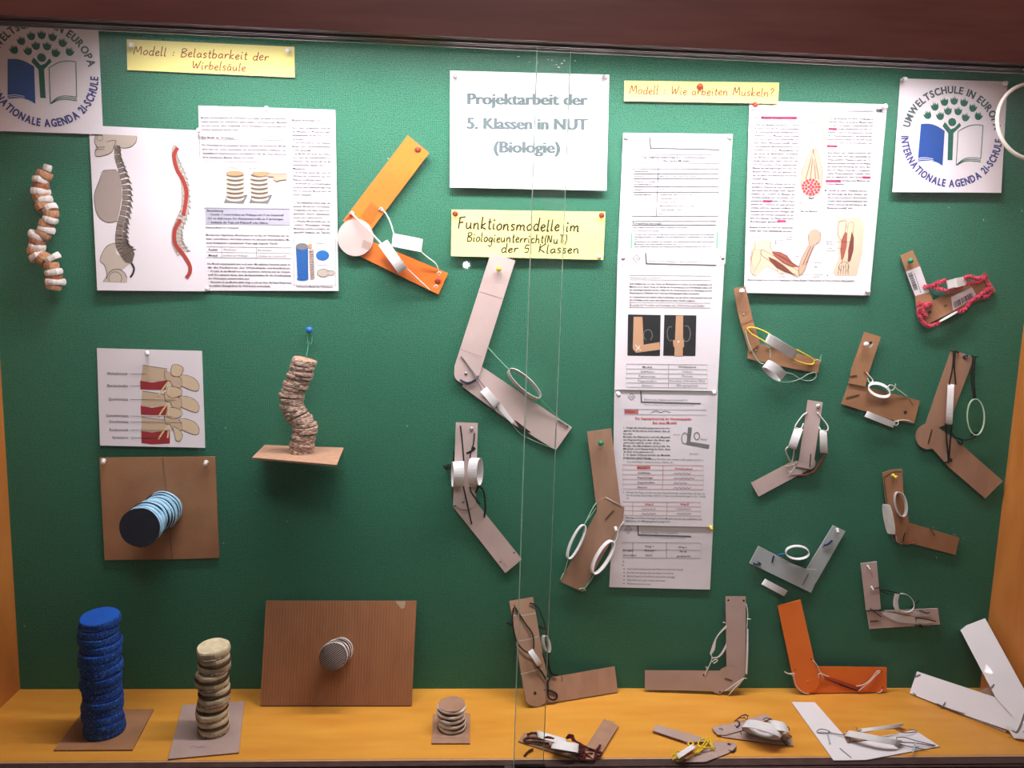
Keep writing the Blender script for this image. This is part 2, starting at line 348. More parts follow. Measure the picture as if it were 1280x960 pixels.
class Sheet:
    def __init__(s, name, label, cat, corners, h0=.001, lift=(0, 0, 0, 0), curl=0, bow=0, m=None, group=None, n=14, th=.0003):
        s.c = [np.array(g(*p)) for p in corners]; s.h0 = h0; s.lift = lift; s.curl = curl; s.bow = bow; s.prints = {}
        U, Vv = np.meshgrid(np.linspace(0, 1, n+1), np.linspace(0, 1, n+1)); U = U.ravel(); Vv = Vv.ravel()
        P = s.px(U, Vv); hh = s.h(U, Vv)
        A = raygrid(P[:, 0], P[:, 1], hh+th); B = A+np.array([0, th, 0])
        k = (n+1)**2; F = []
        for i in range(n):
            for j in range(n):
                a = i*(n+1)+j; F.append((a, a+n+1, a+n+2, a+1)); F.append((k+a, k+a+1, k+a+n+2, k+a+n+1))
        rim = list(range(n+1))+[i*(n+1)+n for i in range(1, n+1)]+[n*(n+1)+j for j in range(n-1, -1, -1)]+[i*(n+1) for i in range(n-1, 0, -1)]
        for i in range(len(rim)):
            a, b = rim[i], rim[(i+1) % len(rim)]; F.append((a, b, b+k, a+k))
        s.th = th
        loc = raygrid([np.mean([c[0] for c in s.c[2:]])], [np.mean([c[1] for c in s.c[2:]])], [0.0])[0]
        s.o = mesh(name, np.vstack([A, B]), F, m or PAPER, None, smooth=False, loc=loc)
        s.o['label'] = label; s.o['category'] = cat
        if group: s.o['group'] = group
    def px(s, u, v):
        u = np.asarray(u, float)[:, None]; v = np.asarray(v, float)[:, None]
        return (s.c[0]*(1-u)+s.c[1]*u)*(1-v)+(s.c[3]*(1-u)+s.c[2]*u)*v
    def h(s, u, v):
        l = s.lift; b = (l[0]*(1-u)+l[1]*u)*(1-v)+(l[3]*(1-u)+l[2]*u)*v
        return s.h0+b+s.curl*np.clip(v, 0, 1)**3+s.bow*np.sin(np.pi*np.clip(u, 0, 1))
    def uv(s, P):
        P = np.asarray(P, float); u = np.full(len(P), .5); v = np.full(len(P), .5)
        for _ in range(8):
            q = s.px(u, v)-P
            du = ((s.c[1]-s.c[0])[None]*(1-v)[:, None]+(s.c[2]-s.c[3])[None]*v[:, None])
            dv = ((s.c[3]-s.c[0])[None]*(1-u)[:, None]+(s.c[2]-s.c[1])[None]*u[:, None])
            det = du[:, 0]*dv[:, 1]-du[:, 1]*dv[:, 0]
            u = u-(q[:, 0]*dv[:, 1]-q[:, 1]*dv[:, 0])/det; v = v-(du[:, 0]*q[:, 1]-du[:, 1]*q[:, 0])/det
        return u, v
    def add(s, col, kind, P, F, e=.0003, raw=False):
        if len(P) == 0: return
        P = np.asarray(P, float)
        if not raw: P = np.array([ZM[0]+P[:, 0]/ZM[2], ZM[1]+P[:, 1]/ZM[2]]).T
        d = s.prints.setdefault((kind, col), [[], [], [], 0])
        d[0].append(P); d[1] += [tuple(i+d[3] for i in f) for f in F]; d[2].append(np.full(len(P), e)); d[3] += len(P)
    def poly(s, pts, col, e=.0003, kind='printed_picture'): s.add(col, kind, pts, [tuple(range(len(pts)))], e)
    def line(s, pts, w, col, e=.0005, kind='printed_lines', closed=False, k=1):
        if k > 1: pts = crom(pts, k, closed)
        Q = [np.array(p, float) for p in pts]; n = len(Q)
        if closed: Q.append(Q[0]); n += 1
        V = []; F = []
        for i in range(n):
            if closed and i in (0, n-1): a, b = Q[n-2], Q[1]
            else: a = Q[max(i-1, 0)]; b = Q[min(i+1, n-1)]
            t = b-a; L = np.hypot(*t)+1e-9; nn = np.array([-t[1], t[0]])/L*w/2
            V += [Q[i]+nn, Q[i]-nn]
        for i in range(n-1): F.append((2*i, 2*i+1, 2*i+3, 2*i+2))
        s.add(col, kind, V, F, e)
    def rect(s, x0, y0, x1, y1, w, col, sl=0.0): s.line([(x0, y0), (x1, y0+sl*(x1-x0)), (x1, y1+sl*(x1-x0)), (x0, y1)], w, col, closed=True)
    def text(s, t, p0, p1, cap, col, bold=0.0, res=2, e=.0005, shear=0.0, kind='printed_text'):
        """fit the string on the baseline p0-p1 with the given capital height (all in view units)"""
        V, F = textmesh(t, bold, res, shear)
        if len(V) == 0: return
        x0, x1 = V[:, 0].min(), V[:, 0].max(); d = np.array(p1, float)-np.array(p0, float); L = np.hypot(*d); d = d/L; nrm = np.array([d[1], -d[0]])
        a = (V[:, 0]-x0)/(x1-x0)*L; b = V[:, 1]/CAPH*cap
        s.add(col, kind, np.array(p0)[None]+a[:, None]*d[None]+b[:, None]*nrm[None], F, e)
    def para(s, lines, x0, y0, x1, dy, cap, col, sl=0.0, bold=0.0, skew=0.0, wid=None):
        """lines set one under another; a number in front of a line is the share of the column it fills"""
        for i, t in enumerate(lines):
            fr = 1.0
            if isinstance(t, tuple): fr, t = t
            if not t: continue
            xa = x0+skew*i*dy; xb = xa+(x1-x0)*fr; ya = y0+i*dy
            s.text(t, (xa, ya), (xb, ya+sl*(xb-xa)), cap, col, max(bold, .022), 1)
    def done(s):
        for (kind, col), (P, F, E, n) in s.prints.items():
            P = np.vstack(P); E = np.concatenate(E); u, v = s.uv(P)
            V = raygrid(P[:, 0], P[:, 1], s.h(u, v)+s.th+E)
            me = mesh(kind, V, F, INK[col] if isinstance(col, str) else col, s.o, kind='stuff')
        return s.o
INK = {k: ink(k, c) for k, c in dict(black=(30, 28, 32), grey=(58, 56, 62), lgrey=(92, 90, 96), title=(92, 104, 108), pinkish=(196, 120, 120), brick=(128, 78, 66),
    red=(196, 40, 50), magenta=(222, 60, 110), green=(28, 94, 76), lgreen=(110, 200, 140), blue=(30, 72, 152), dblue=(52, 62, 130), navytext=(70, 66, 130), slate=(78, 86, 92),
    bone=(134, 116, 104), bone2=(108, 92, 84), bonel=(190, 174, 162), dbone=(62, 52, 48), rib=(164, 146, 140), spinered=(166, 58, 50), disc=(158, 44, 54), skin=(206, 162, 140),
    vert=(204, 176, 150), vert2=(214, 188, 158), vedge=(92, 58, 48), nerve=(226, 200, 144), muscle=(160, 86, 74), muscle2=(120, 62, 54), flesh=(216, 190, 166), boxgrey=(176, 172, 188),
    dgrey=(120, 118, 122), cyl=(190, 146, 108), cylw=(206, 190, 176), sky=(44, 104, 176), photo=(36, 32, 36), card=(196, 150, 116), white=(238, 232, 236), darkink=(52, 38, 30), redink=(140, 36, 32), bluepen=(70, 60, 90)).items()}
# ---- single-stroke handwriting
HW = {
 'a': (1.15, [[(.85, .85), (.45, 1), (.05, .5), (.35, .02), (.8, .4), (.87, .95), (.85, .3), (1.1, .02)]]),
 'b': (1.1, [[(.1, 2), (.08, .1), (.1, .6), (.5, 1), (.9, .6), (.6, .05), (.1, .1)]]),
 'c': (.95, [[(.85, .8), (.45, 1), (.05, .5), (.4, 0), (.9, .2)]]),
 'd': (1.15, [[(.85, .85), (.4, 1), (.05, .5), (.35, 0), (.85, .4), (.95, 2.05), (.88, .2), (1.1, 0)]]),
 'e': (.95, [[(.05, .45), (.6, .6), (.75, .85), (.4, 1.02), (.05, .5), (.35, 0), (.9, .2)]]),
 'f': (.8, [[(.85, 1.9), (.5, 2.05), (.35, 1.5), (.3, .1)], [(.02, 1), (.7, 1)]]),
 'g': (1.1, [[(.85, .85), (.4, 1), (.05, .5), (.4, .05), (.85, .5), (.9, .95), (.82, -.6), (.4, -.95), (.05, -.6)]]),
 'h': (1.15, [[(.12, 2.05), (.1, 0), (.15, .6), (.55, 1), (.85, .7), (.85, .1), (1.05, 0)]]),
 'i': (.55, [[(.15, .95), (.15, .15), (.45, 0)], [(.18, 1.45), (.24, 1.5)]]),
 'k': (1.05, [[(.12, 2.05), (.1, 0)], [(.85, 1), (.15, .45), (.95, 0)]]),
 'l': (.55, [[(.15, 2.05), (.12, .3), (.2, .02), (.45, .08)]]),
 'm': (1.75, [[(.08, 1), (.1, 0), (.15, .6), (.5, 1), (.75, .7), (.75, 0), (.8, .6), (1.2, 1), (1.4, .7), (1.42, .1), (1.7, 0)]]),
 'n': (1.2, [[(.08, 1), (.1, 0), (.15, .6), (.55, 1), (.82, .7), (.85, .1), (1.1, 0)]]),
 'o': (1.05, [[(.5, 1), (.08, .6), (.2, .08), (.6, .02), (.92, .45), (.75, .95), (.45, 1)]]),
 'r': (.85, [[(.1, 1), (.12, 0), (.18, .6), (.5, .98), (.85, .85)]]),
 's': (.85, [[(.75, .9), (.35, 1.02), (.1, .75), (.6, .4), (.55, .05), (.05, .05)]]),
 't': (.75, [[(.3, 1.7), (.28, .25), (.45, 0), (.7, .1)], [(.02, 1.1), (.65, 1.15)]]),
 'u': (1.2, [[(.08, 1), (.08, .3), (.4, 0), (.8, .4), (.85, 1), (.88, .2), (1.1, 0)]]),
 'w': (1.4, [[(.05, 1), (.2, .1), (.4, 0), (.65, .8), (.85, .05), (1.1, .2), (1.3, 1)]]),
 'M': (1.85, [[(.05, 0), (.3, 1.9), (.8, .6), (1.35, 1.95), (1.6, 0)]]),
 'B': (1.35, [[(.15, 1.9), (.15, 0)], [(.05, 1.85), (.8, 1.95), (1.05, 1.5), (.3, 1.05), (1.1, .75), (.95, .1), (.1, 0)]]),
 'W': (2.0, [[(.05, 1.9), (.4, .1), (.9, 1.3), (1.2, .1), (1.8, 2)]]),
 'F': (1.35, [[(.25, 1.85), (.2, 0)], [(.05, 1.8), (1.2, 2)], [(.2, 1.0), (.95, 1.1)]]),
 'N': (1.4, [[(.1, 0), (.15, 1.7), (.9, .1), (1.0, 1.8)]]),
 'T': (1.3, [[(.05, 1.75), (1.2, 1.85)], [(.65, 1.8), (.6, 0)]]),
 'K': (1.35, [[(.15, 1.9), (.12, 0)], [(1.1, 1.85), (.2, .9), (1.2, .02)]]),
 '5': (1.0, [[(.9, 1.8), (.25, 1.75), (.15, 1.0), (.7, 1.05), (.85, .5), (.5, 0), (.05, .15)]]),
 '(': (.55, [[(.45, 2), (.1, 1), (.4, -.3)]]), ')': (.55, [[(.1, 2), (.42, 1), (.1, -.3)]]),
 '.': (.5, [[(.15, .08), (.24, .04)]]), ':': (.7, [[(.25, .25), (.33, .2)], [(.28, .9), (.36, .86)]]),
 '?': (1.0, [[(.1, 1.5), (.45, 1.95), (.85, 1.5), (.45, .9), (.42, .55)], [(.42, .1), (.48, .05)]]), ' ': (.8, []),
}
HW['ä'] = (HW['a'][0], HW['a'][1]+[[(.3, 1.4), (.34, 1.45)], [(.65, 1.42), (.7, 1.47)]])
def hand(sh, t, p0, p1, xh, w, col):
    tot = sum(HW[c][0] for c in t)+.18*len(t); d = np.array(p1, float)-np.array(p0, float); L = np.hypot(*d); d /= L; nrm = np.array([d[1], -d[0]]); k = L/tot; x = 0
    rs = random.Random(len(t)*7)
    for c in t:
        a, ss = HW[c]; jy = rs.uniform(-.07, .07); js = rs.uniform(.93, 1.07)
        for st in ss:
            pts = [np.array(p0)+d*(x+q[0]+.12*q[1])*k+nrm*(q[1]*js+jy)*xh for q in st]
            if len(pts) == 2 and np.hypot(*(pts[1]-pts[0])) < w: pts = [pts[0]-d*w*.6, pts[0]+d*w*.6]
            sh.line(pts, w*(1.25 if len(pts) == 2 and np.hypot(*(pts[1]-pts[0])) < w*1.5 else 1), col, kind='handwriting', k=5 if len(pts) > 2 else 1)
        x += a+.18
# ------------------------------------------------------------ pins
def pin(x, y, m, label, h=.001, kind='push', tilt=(0, -.35), r=.0048, name='push_pin', cat='pin', group=None):
    a, b = g(x, y)
    base = WALL.p(a, b, h); ax = np.array([tilt[0], -1.0, tilt[1]]); ax /= np.linalg.norm(ax)
    L = {'push': .0135, 'ball': .012, 'dome': .0035}[kind]
    # the head is what shows at the pixel: step back so that the middle of the head sits there
    hd = WALL.p(a, b, h+L*.6); foot = hd-ax*(L*.6/abs(ax[1]))
    if kind == 'dome': foot = WALL.p(a, b, h)
    t = thing(name, label, cat, foot, group)
    lathe('needle', foot-ax*.006, ax, [(.0001, 0), (.0006, .002), (.0006, .012)], STEEL, t, seg=6)
    if kind == 'push':
        lathe('head', foot, ax, [(r*.9, .0035), (r, .0042), (r*.98, .0055), (r*.62, .0065), (r*.55, .0095), (r*.62, .0115), (r*.85, .0125), (r*.88, .0138), (r*.6, .0148)], m, t, seg=14)
    elif kind == 'ball':
        c = foot+ax*.009; prof = [(r*math.sin(math.pi*i/10)*1.05+1e-5, -r*math.cos(math.pi*i/10)) for i in range(11)]
        lathe('head', c, ax, prof, m, t, seg=16)
    else:
        lathe('head', foot, ax, [(r, .0), (r, .0008), (r*.86, .0021), (r*.55, .003), (.0002, .0034)], m, t, seg=16)
    return t
def brad(s, x, y, h, parent, a=30, L=12, m=None, w=2.2, name='fastener'):
    """split pin: two folded legs lying on the card"""
    ca, sa = math.cos(math.radians(a)), math.sin(math.radians(a))
    for k in (-1, 1):
        slab(s, [(x-sa*w*.5, y+ca*w*.5), (x+k*ca*L-sa*w*.4, y+k*sa*L+ca*w*.4), (x+k*ca*L+sa*w*.4, y+k*sa*L-ca*w*.4), (x+sa*w*.5, y-ca*w*.5)][::1 if k > 0 else -1], h, .0006, name, m or BRASS, parent, m or BRASS)
def stud(s, x, y, h, parent, r=.003, m=None, name='fastener'):
    lathe(name, G(s, x, y, h), s.n, [(r, 0), (r, .0006), (r*.6, .0016), (.0002, .002)], m or BRASS, parent, seg=14)
def hole(s, x, y, h, parent, r=.0022):
    lathe('punched_hole', G(s, x, y, h), s.n, [(r, 0), (r*.9, .0003)], HOLE, parent, seg=12, smooth=False)
def stroke3(s, pts, w, h, name, m, parent): # pencil or pen line on a card
    V = []; F = []
    Q = crom(pts, 3) if len(pts) > 2 else [np.array(p, float) for p in pts]
    for i, q in enumerate(Q):
        a = Q[max(i-1, 0)]; b = Q[min(i+1, len(Q)-1)]; t = b-a; n = np.array([-t[1], t[0]])/(np.hypot(*t)+1e-9)*w/2
        V += [G(s, *(q+n), h), G(s, *(q-n), h)]
        if i: F.append((2*i-2, 2*i-1, 2*i+1, 2*i))
    return mesh(name, V, F, m, parent)
# ============================================================ SHEETS
# ---- school emblem, drawn once in the coordinates of the right-hand sheet
EMQ = [(85, 75), (845, 95), (800, 880), (30, 875)]
class _Q:  # bilinear frame of the emblem drawing
    pass
def emblem(sh):
    q = Sheet.__new__(Sheet); q.c = [np.array(p, float) for p in EMQ]
    def cv(P):
        u, v = q.uv(np.array(P, float)); return sh.px(u, v)
    def poly(P, col, e=.0003, kind='printed_picture'): sh.add(col, kind, cv(P), [tuple(range(len(P)))], e, raw=True)
    def line(P, w, col, k=4, e=.0005):
        P = crom(P, k) if len(P) > 2 and k > 1 else [np.array(p, float) for p in P]; V = []; F = []
        for i, p in enumerate(P):
            a = P[max(i-1, 0)]; b = P[min(i+1, len(P)-1)]; t = b-a; n = np.array([-t[1], t[0]])/(np.hypot(*t)+1e-9)*w/2
            V += [p+n, p-n]
            if i: F.append((2*i-2, 2*i-1, 2*i+1, 2*i))
        sh.add(col, 'printed_picture', cv(V), F, e, raw=True)
    bk = crom([(232, 396), (290, 394), (345, 410), (400, 442)], 5)+crom([(385, 690), (340, 664), (280, 655), (209, 660)], 5)
    poly(bk, 'blue')
    for dy in (0, 12):
        line([(209, 640+dy), (255, 632+dy), (320, 642+dy)], 3.5, 'white', e=.0006)
    line([(495, 447), (560, 412), (620, 400), (672, 405)], 5, 'green'); line([(672, 405), (655, 638)], 5, 'green', 1); line([(495, 445), (481, 686)], 5, 'green', 1)
    for dy in (0, 13, 25): line([(481+dy*.3, 686), (530, 645+dy*.7), (580, 632+dy*.9), (655, 638+dy)], 5, 'green')
    poly([(420, 650), (425, 462), (384, 410), (400, 382), (412, 392), (443, 432), (470, 422), (505, 385), (516, 408), (462, 460), (455, 650)], 'green')
    poly(arc(453, 382, 29, 0, 345, 20), 'green')
    for x, y in [(278, 332), (330, 272), (398, 238), (467, 230), (537, 242), (600, 280), (640, 338), (368, 338), (423, 302), (495, 304), (548, 347)]:
        a = math.atan2(x-453, 560-y)*.72; ca, sa = math.cos(a), math.sin(a)
        tu = [(-27, -20), (-14, -8), (-9, -27), (-3, -12), (1, -38), (6, -12), (12, -27), (15, -8), (28, -20), (26, 8), (17, 24), (0, 31), (-17, 24), (-26, 8)]
        poly([(x+px*ca-py*sa, y+px*sa+py*ca) for px, py in tu], 'green')
    def ring(t, a0, a1, r, cap, col, out):
        ws = []
        for c in t:
            if c == ' ': ws.append(.55); continue
            V, F = textmesh(c, .03, 3); ws.append((V[:, 0].max()-V[:, 0].min())/CAPH+.17)
        tot = sum(ws); x = 0; kx = abs(math.radians(a1-a0))*(r+(cap*.45 if out else -cap*.45))/(tot*cap)
        for c, w in zip(t, ws):
            a = math.radians(a0+(a1-a0)*(x+w/2)/tot); x += w
            if c == ' ': continue
            V, F = textmesh(c, .03, 3); cx = (V[:, 0].max()+V[:, 0].min())/2
            lx = (V[:, 0]-cx)/CAPH*cap; ly = V[:, 1]/CAPH*cap
            lx = lx*kx
            if out: px = 450+math.cos(a)*(r+ly)+math.sin(a)*lx; py = 482-math.sin(a)*(r+ly)+math.cos(a)*lx
            else: px = 450+math.cos(a)*(r-ly)-math.sin(a)*lx; py = 482-math.sin(a)*(r-ly)-math.cos(a)*lx
            sh.add(col, 'printed_text', cv(np.array([px, py]).T), F, .0005, raw=True)
            ta = a if out else a+math.pi; sx_, sy_ = math.sin(ta)*1.8, math.cos(ta)*1.8
            sh.add(col, 'printed_text', cv(np.array([px+sx_, py+sy_]).T), F, .0006, raw=True)
    ring('UMWELTSCHULE IN EUROPA', 169, 8, 304, 49, 'slate', True)
    ring('INTERNATIONALE AGENDA 21-SCHULE', 179, 357, 357, 49, 'navytext', False)
Z()
s = Sheet('emblem_sheet', 'square white sheet with the round school emblem, cut off by the top left corner', 'poster', [(-24, 13), (122, 19), (129, 168), (-22, 163)], h0=.002, curl=.004)
emblem(s); s.done()
s = Sheet('emblem_sheet', 'square white sheet with the round school emblem beside the cream cable loop at upper right', 'poster', [(1125.3, 98), (1259.5, 102), (1251.5, 241), (1115.5, 240)], h0=.002, curl=.012)
emblem(s); s.done()
# ---- handwritten yellow headings
Z(0, 0, 2.527)
s = Sheet('heading_note', 'yellow note in red handwriting reading Modell: Belastbarkeit der Wirbelsäule', 'note', [(400, 124), (930, 148), (931, 245), (402, 221)], h0=.002, curl=.003, m=YEL)
hand(s, 'Modell : Belastbarkeit der', (421, 172), (850, 192), 14, 2.8, 'redink'); hand(s, 'Wirbelsäule', (606, 217), (778, 225), 13, 2.8, 'redink'); s.done()
Z(760, 0, 2.4615)
s = Sheet('heading_note', 'pale yellow note in red handwriting reading Modell: Wie arbeiten Muskeln?', 'note', [(50, 248), (527, 254), (523, 319), (49, 311)], h0=.003, curl=.004, m=YEL)
hand(s, 'Modell : Wie arbeiten Muskeln?', (66, 288), (512, 297), 13, 2.6, 'redink'); s.done()
Z(400, 0, 2.5275)
s = Sheet('heading_note', 'yellow note in black handwriting headed Funktionsmodelle, under the white title sheet', 'note', [(416, 662), (902, 669), (895, 821), (414, 809)], h0=.002, lift=(0, 0, .003, .006), curl=.004, m=YEL)
hand(s, 'Funktionsmodelle im', (434, 722), (822, 732), 19, 4.6, 'darkink'); hand(s, 'Biologieunterricht(NuT)', (464, 762), (782, 770), 14, 3.6, 'darkink'); hand(s, 'der 5. Klassen', (572, 797), (822, 800), 14, 3.6, 'darkink'); s.done()
s = Sheet('title_sheet', 'large white sheet with grey printed title Projektarbeit der 5. Klassen', 'poster', [(411, 223), (914, 236), (905, 602), (410, 592)], h0=.003, curl=.008, m=PAPERW)
for t, x0, x1, y, dy in (('Projektarbeit der', 467, 845, 329, 3), ('5. Klassen in NUT', 465, 845, 406, 4), ('(Biologie)', 550, 757, 481, 2)):
    for q in (-2.4, -.8, .8, 2.4): s.text(t, (x0+q, y), (x1+q, y+dy), 34, 'title', bold=.012, res=3, e=.0005+.00005*q)
s.done()
# ---- anatomical print: skull, spine, pelvis and the red S line
Z(100, 140, 4.175)
s = Sheet('spine_print', 'white print showing a skull with spine and a red S-shaped line', 'poster', [(46, 70), (618, 96), (655, 936), (90, 931)], h0=.003, lift=(0, 0, 0, .006), curl=.004)
s.poly([(80, 122), (130, 116), (297, 124), (290, 160), (262, 184), (220, 188), (190, 172), (168, 206), (138, 224), (86, 232), (80, 200), (92, 190), (76, 158)], 'bonel')
s.line([(80, 122), (76, 158), (92, 190), (80, 200), (86, 232), (138, 224), (168, 206), (180, 172), (188, 150), (160, 150), (140, 156)], 3, 'dbone', k=4)
s.line([(297, 130), (290, 160), (262, 184), (220, 188), (190, 172)], 2.5, 'dbone', k=4)
s.line([(82, 184), (130, 182)], 3, 'bone2'); s.line([(82, 197), (128, 195)], 2, 'dbone'); s.line(arc(104, 135, 16, 0, 330, 12), 2.5, 'bone2')
for x in range(84, 130, 8): s.line([(x, 182), (x, 196)], 1.5, 'bone2')
rb = [(188, 302), (122, 306), (104, 350), (80, 410), (74, 450), (84, 520), (110, 560), (150, 578), (194, 568), (206, 520), (220, 440), (218, 370), (204, 316)]
s.poly(rb, 'rib'); s.line(rb[:9], 2.5, 'dbone', k=3)
pv = [(182, 684), (140, 700), (110, 750), (106, 780), (128, 800), (140, 850), (120, 886), (245, 890), (248, 862), (220, 826), (262, 790), (230, 760), (190, 740)]
s.poly(pv, 'bonel'); s.line(pv[:7], 3, 'bone2', k=3); s.line(arc(192, 872, 52, 180, 350, 14), 3, 'dbone'); s.line(arc(184, 868, 34, 150, 400, 14), 3, 'bone2')
def interp(P, t):
    f = t*(len(P)-1); i = min(int(f), len(P)-2); a = f-i; p0 = P[max(i-1, 0)]; p3 = P[min(i+2, len(P)-1)]
    p0, p1, p2, p3 = [np.array(x, float) for x in (p0, P[i], P[i+1], p3)]
    q = .5*((2*p1)+(-p0+p2)*a+(2*p0-5*p1+4*p2-p3)*a*a+(-p0+3*p1-3*p2+p3)*a**3); d = .5*((-p0+p2)+2*(2*p0-5*p1+4*p2-p3)*a+3*(-p0+3*p1-3*p2+p3)*a*a)
    return q, d/np.hypot(*d)
FR = [(178, 178), (180, 240), (198, 305), (218, 380), (220, 450), (208, 520), (190, 590), (182, 660), (188, 710), (212, 752)]
def backbone(pts, off, c1, c2, ce, w0, w1, n, sc=1.0, lw=2.0):
    for i in range(n):
        t = (i+.5)/n; q, d = interp(pts, t); nn = np.array([-d[1], d[0]]); nn = nn if nn[0] > 0 else -nn
        w = w0+(w1-w0)*t; hh = .5*sum(np.hypot(*(np.array(pts[k+1])-np.array(pts[k]))) for k in range(len(pts)-1))/n*.84
        q = q+np.array(off); a, b = q-d*hh, q+d*hh
        s.poly([a, a+nn*w*.95, b+nn*w*.95, b], c1); s.line([a, a+nn*w, b+nn*w, b], lw, ce, closed=True)
        pr = q+nn*(w*1.05); e1 = pr+nn*w*.75+d*hh*1.1; e2 = pr+nn*w*1.0+d*hh*1.9
        s.poly([pr-d*hh*.8, pr+nn*w*.45-d*hh*.9, e1, e2, pr+nn*w*.5+d*hh*1.2, pr+d*hh*.8], c2, e=.0006)
        s.line([pr-d*hh*.8, pr+nn*w*.45-d*hh*.9, e1, e2, pr+nn*w*.5+d*hh*1.2], lw, ce, e=.0008)
backbone(FR, (2, 0), 'bone', 'bone2', 'dbone', 17, 42, 24, lw=2.6)
s.poly([(212, 752), (228, 710), (270, 704), (286, 740), (272, 790), (238, 786)], 'bone2', e=.0006); s.line([(215, 755), (240, 745), (276, 720)], 3, 'dbone', e=.0008); s.line([(225, 775), (262, 740), (268, 780)], 3, 'dbone', e=.0008)
s.line([(268, 788), (282, 818), (272, 850), (262, 862)], 11, 'dbone', k=4, e=.0006)
R2 = [(484, 176), (480, 230), (500, 290), (524, 360), (530, 430), (526, 500), (502, 560), (480, 620), (480, 690), (508, 750)]
backbone(R2, (0, 0), 'bonel', 'bonel', 'lgrey', 14, 36, 24, lw=1.8)
s.line([(510, 186), (490, 230), (506, 300), (540, 360), (556, 430), (540, 540)], 20, 'spinered', k=5, e=.0009); s.line([(524, 560), (494, 620), (498, 690), (540, 745), (572, 800), (572, 840), (554, 866)], 20, 'spinered', k=5, e=.0009)
s.done()
# ---- textbook page about models
Z(240, 120, 3.842)
s = Sheet('textbook_page', 'white textbook page with drawing of two disc stacks and a grey box', 'poster', [(30, 46), (688, 66), (704, 936), (60, 935)], h0=.001, lift=(0, .001, .004, 0), curl=.002)
s.text('Arbeiten mit Modellen', (40, 74), (200, 76), 11, 'pinkish')
s.para(['Modelle veranschaulichen die Wirklichkeit und helfen, sie besser zu verstehen.', 'Dabei werden nur bestimmte Eigenschaften berücksichtigt. Modelle', 'werden immer dann eingesetzt, wenn komplizierte Sachverhalte an-', (.44, 'schaulich dargestellt werden sollen.')], 42, 108, 455, 19, 9.5, 'grey', sl=.012, skew=.04)
s.text('Das Modell der Wirbelsäule', (47, 203), (203, 206), 10, 'black', bold=.02); s.line([(45, 207), (462, 214)], 1.6, 'grey')
s.para(['Die Wirbelsäule ist ein kompliziert gebautes Gebilde. Ein mechanisches Modell', 'allein kann nur schwer beschreiben, wie die verschiedenen Funktionen von', 'Gelenkflächen zusammenspielen und stabilisiert oder das Ganze zusammen', (.62, 'durch verschiedene Muskeln, Bänder und Sehnen.')], 48, 240, 450, 19.5, 9.5, 'grey', sl=.012, skew=.04)
s.rect(54, 314, 468, 540, 1.6, 'lgrey', .01)
for x0, bend in ((207, 0), (325, 1)):
    s.poly([(x0-56+bend*5, 514), (x0-36, 474), (x0+62, 474), (x0+40, 518)], 'dgrey')
    for i in range(12):
        y = 492-i*10.4; dx = bend*(i**1.35)*.35*(-1 if i < 8 else 1)*(.6) if i < 8 else bend*(i-12)*1.2
        s.poly(arc(x0+dx, y, 43, 0, 350, 18, 14), 'bone2' if i % 2 else 'cylw', e=.0003+.00004*i)
        s.poly([(x0+dx-43, y-6), (x0+dx+43, y-6), (x0+dx+43, y), (x0+dx-43, y)], 'cylw', e=.0003+.00004*i)
    s.poly(arc(x0+(-2 if not bend else 12), 371 if not bend else 374, 43, 0, 350, 18, 12), 'cyl', e=.001)
s.line([(205, 350), (215, 372)], 1.5, 'grey'); s.line([(280, 350), (300, 372)], 1.5, 'grey')
s.text('Wellpappe', (175, 348), (228, 349), 8, 'grey'); s.text('Schaumstoff', (252, 348), (314, 349), 8, 'grey')
hd = [(455, 374), (420, 372), (372, 372), (350, 380), (372, 388), (392, 388), (390, 402), (406, 410), (424, 404), (455, 402)]
s.poly(hd, 'skin', e=.0012); s.line(hd, 2, 'brick', e=.0014)
s.poly([(62, 536), (470, 544), (471, 621), (66, 615)], 'boxgrey'); s.rect(62, 536, 470, 616, 1.6, 'dgrey', .012)
s.text('Bauanleitung', (72, 555), (150, 556), 10, 'black', bold=.02)
s.para(['•  Schneide 11 runde Scheiben aus Wellpappe und 10 aus Schaumstoff', '   (0,5 cm dick) heraus. Der Durchmesser sollte ca. 5 cm betragen.', (.8, '•  Verbinde die Teile mit Klebstoff oder Silikon.')], 75, 573, 440, 19, 9.5, 'black', sl=.012)
s.text('Einfaches Modell der Wirbelsäule', (66, 635), (225, 637), 8.5, 'grey', bold=.015)
s.para(['Mit dem einen abgebildeten Modell kannst du den Bau der Wirbelsäule sehr ein-', 'facher nachvollziehen. Auf Schnitt erkennst du, dass auch unterschiedliches Ma-', (.86, 'terial Bestandteile repräsentiert. Dazu zeigt folgende Tabelle.')], 66, 671, 470, 19, 9, 'grey', sl=.012, skew=.05)
s.rect(70, 724, 478, 776, 1.8, 'grey', .012); s.line([(70, 750), (478, 756)], 1.5, 'grey'); s.line([(142, 725), (144, 777)], 1.5, 'grey'); s.line([(309, 727), (311, 780)], 1.5, 'grey')
for t, x0, x1, y, b in (('Realität', 80, 124, 742, .02), ('Wirbelkörper', 150, 214, 742, 0), ('Bandscheiben', 317, 384, 745, 0), ('Modell', 80, 122, 770, .02), ('Scheiben aus Wellpappe', 150, 270, 770, 0), ('Scheiben aus Schaumstoff', 317, 450, 773, 0)): s.text(t, (x0, y), (x1, y+1), 9.5, 'black' if b else 'grey', bold=b, res=1)
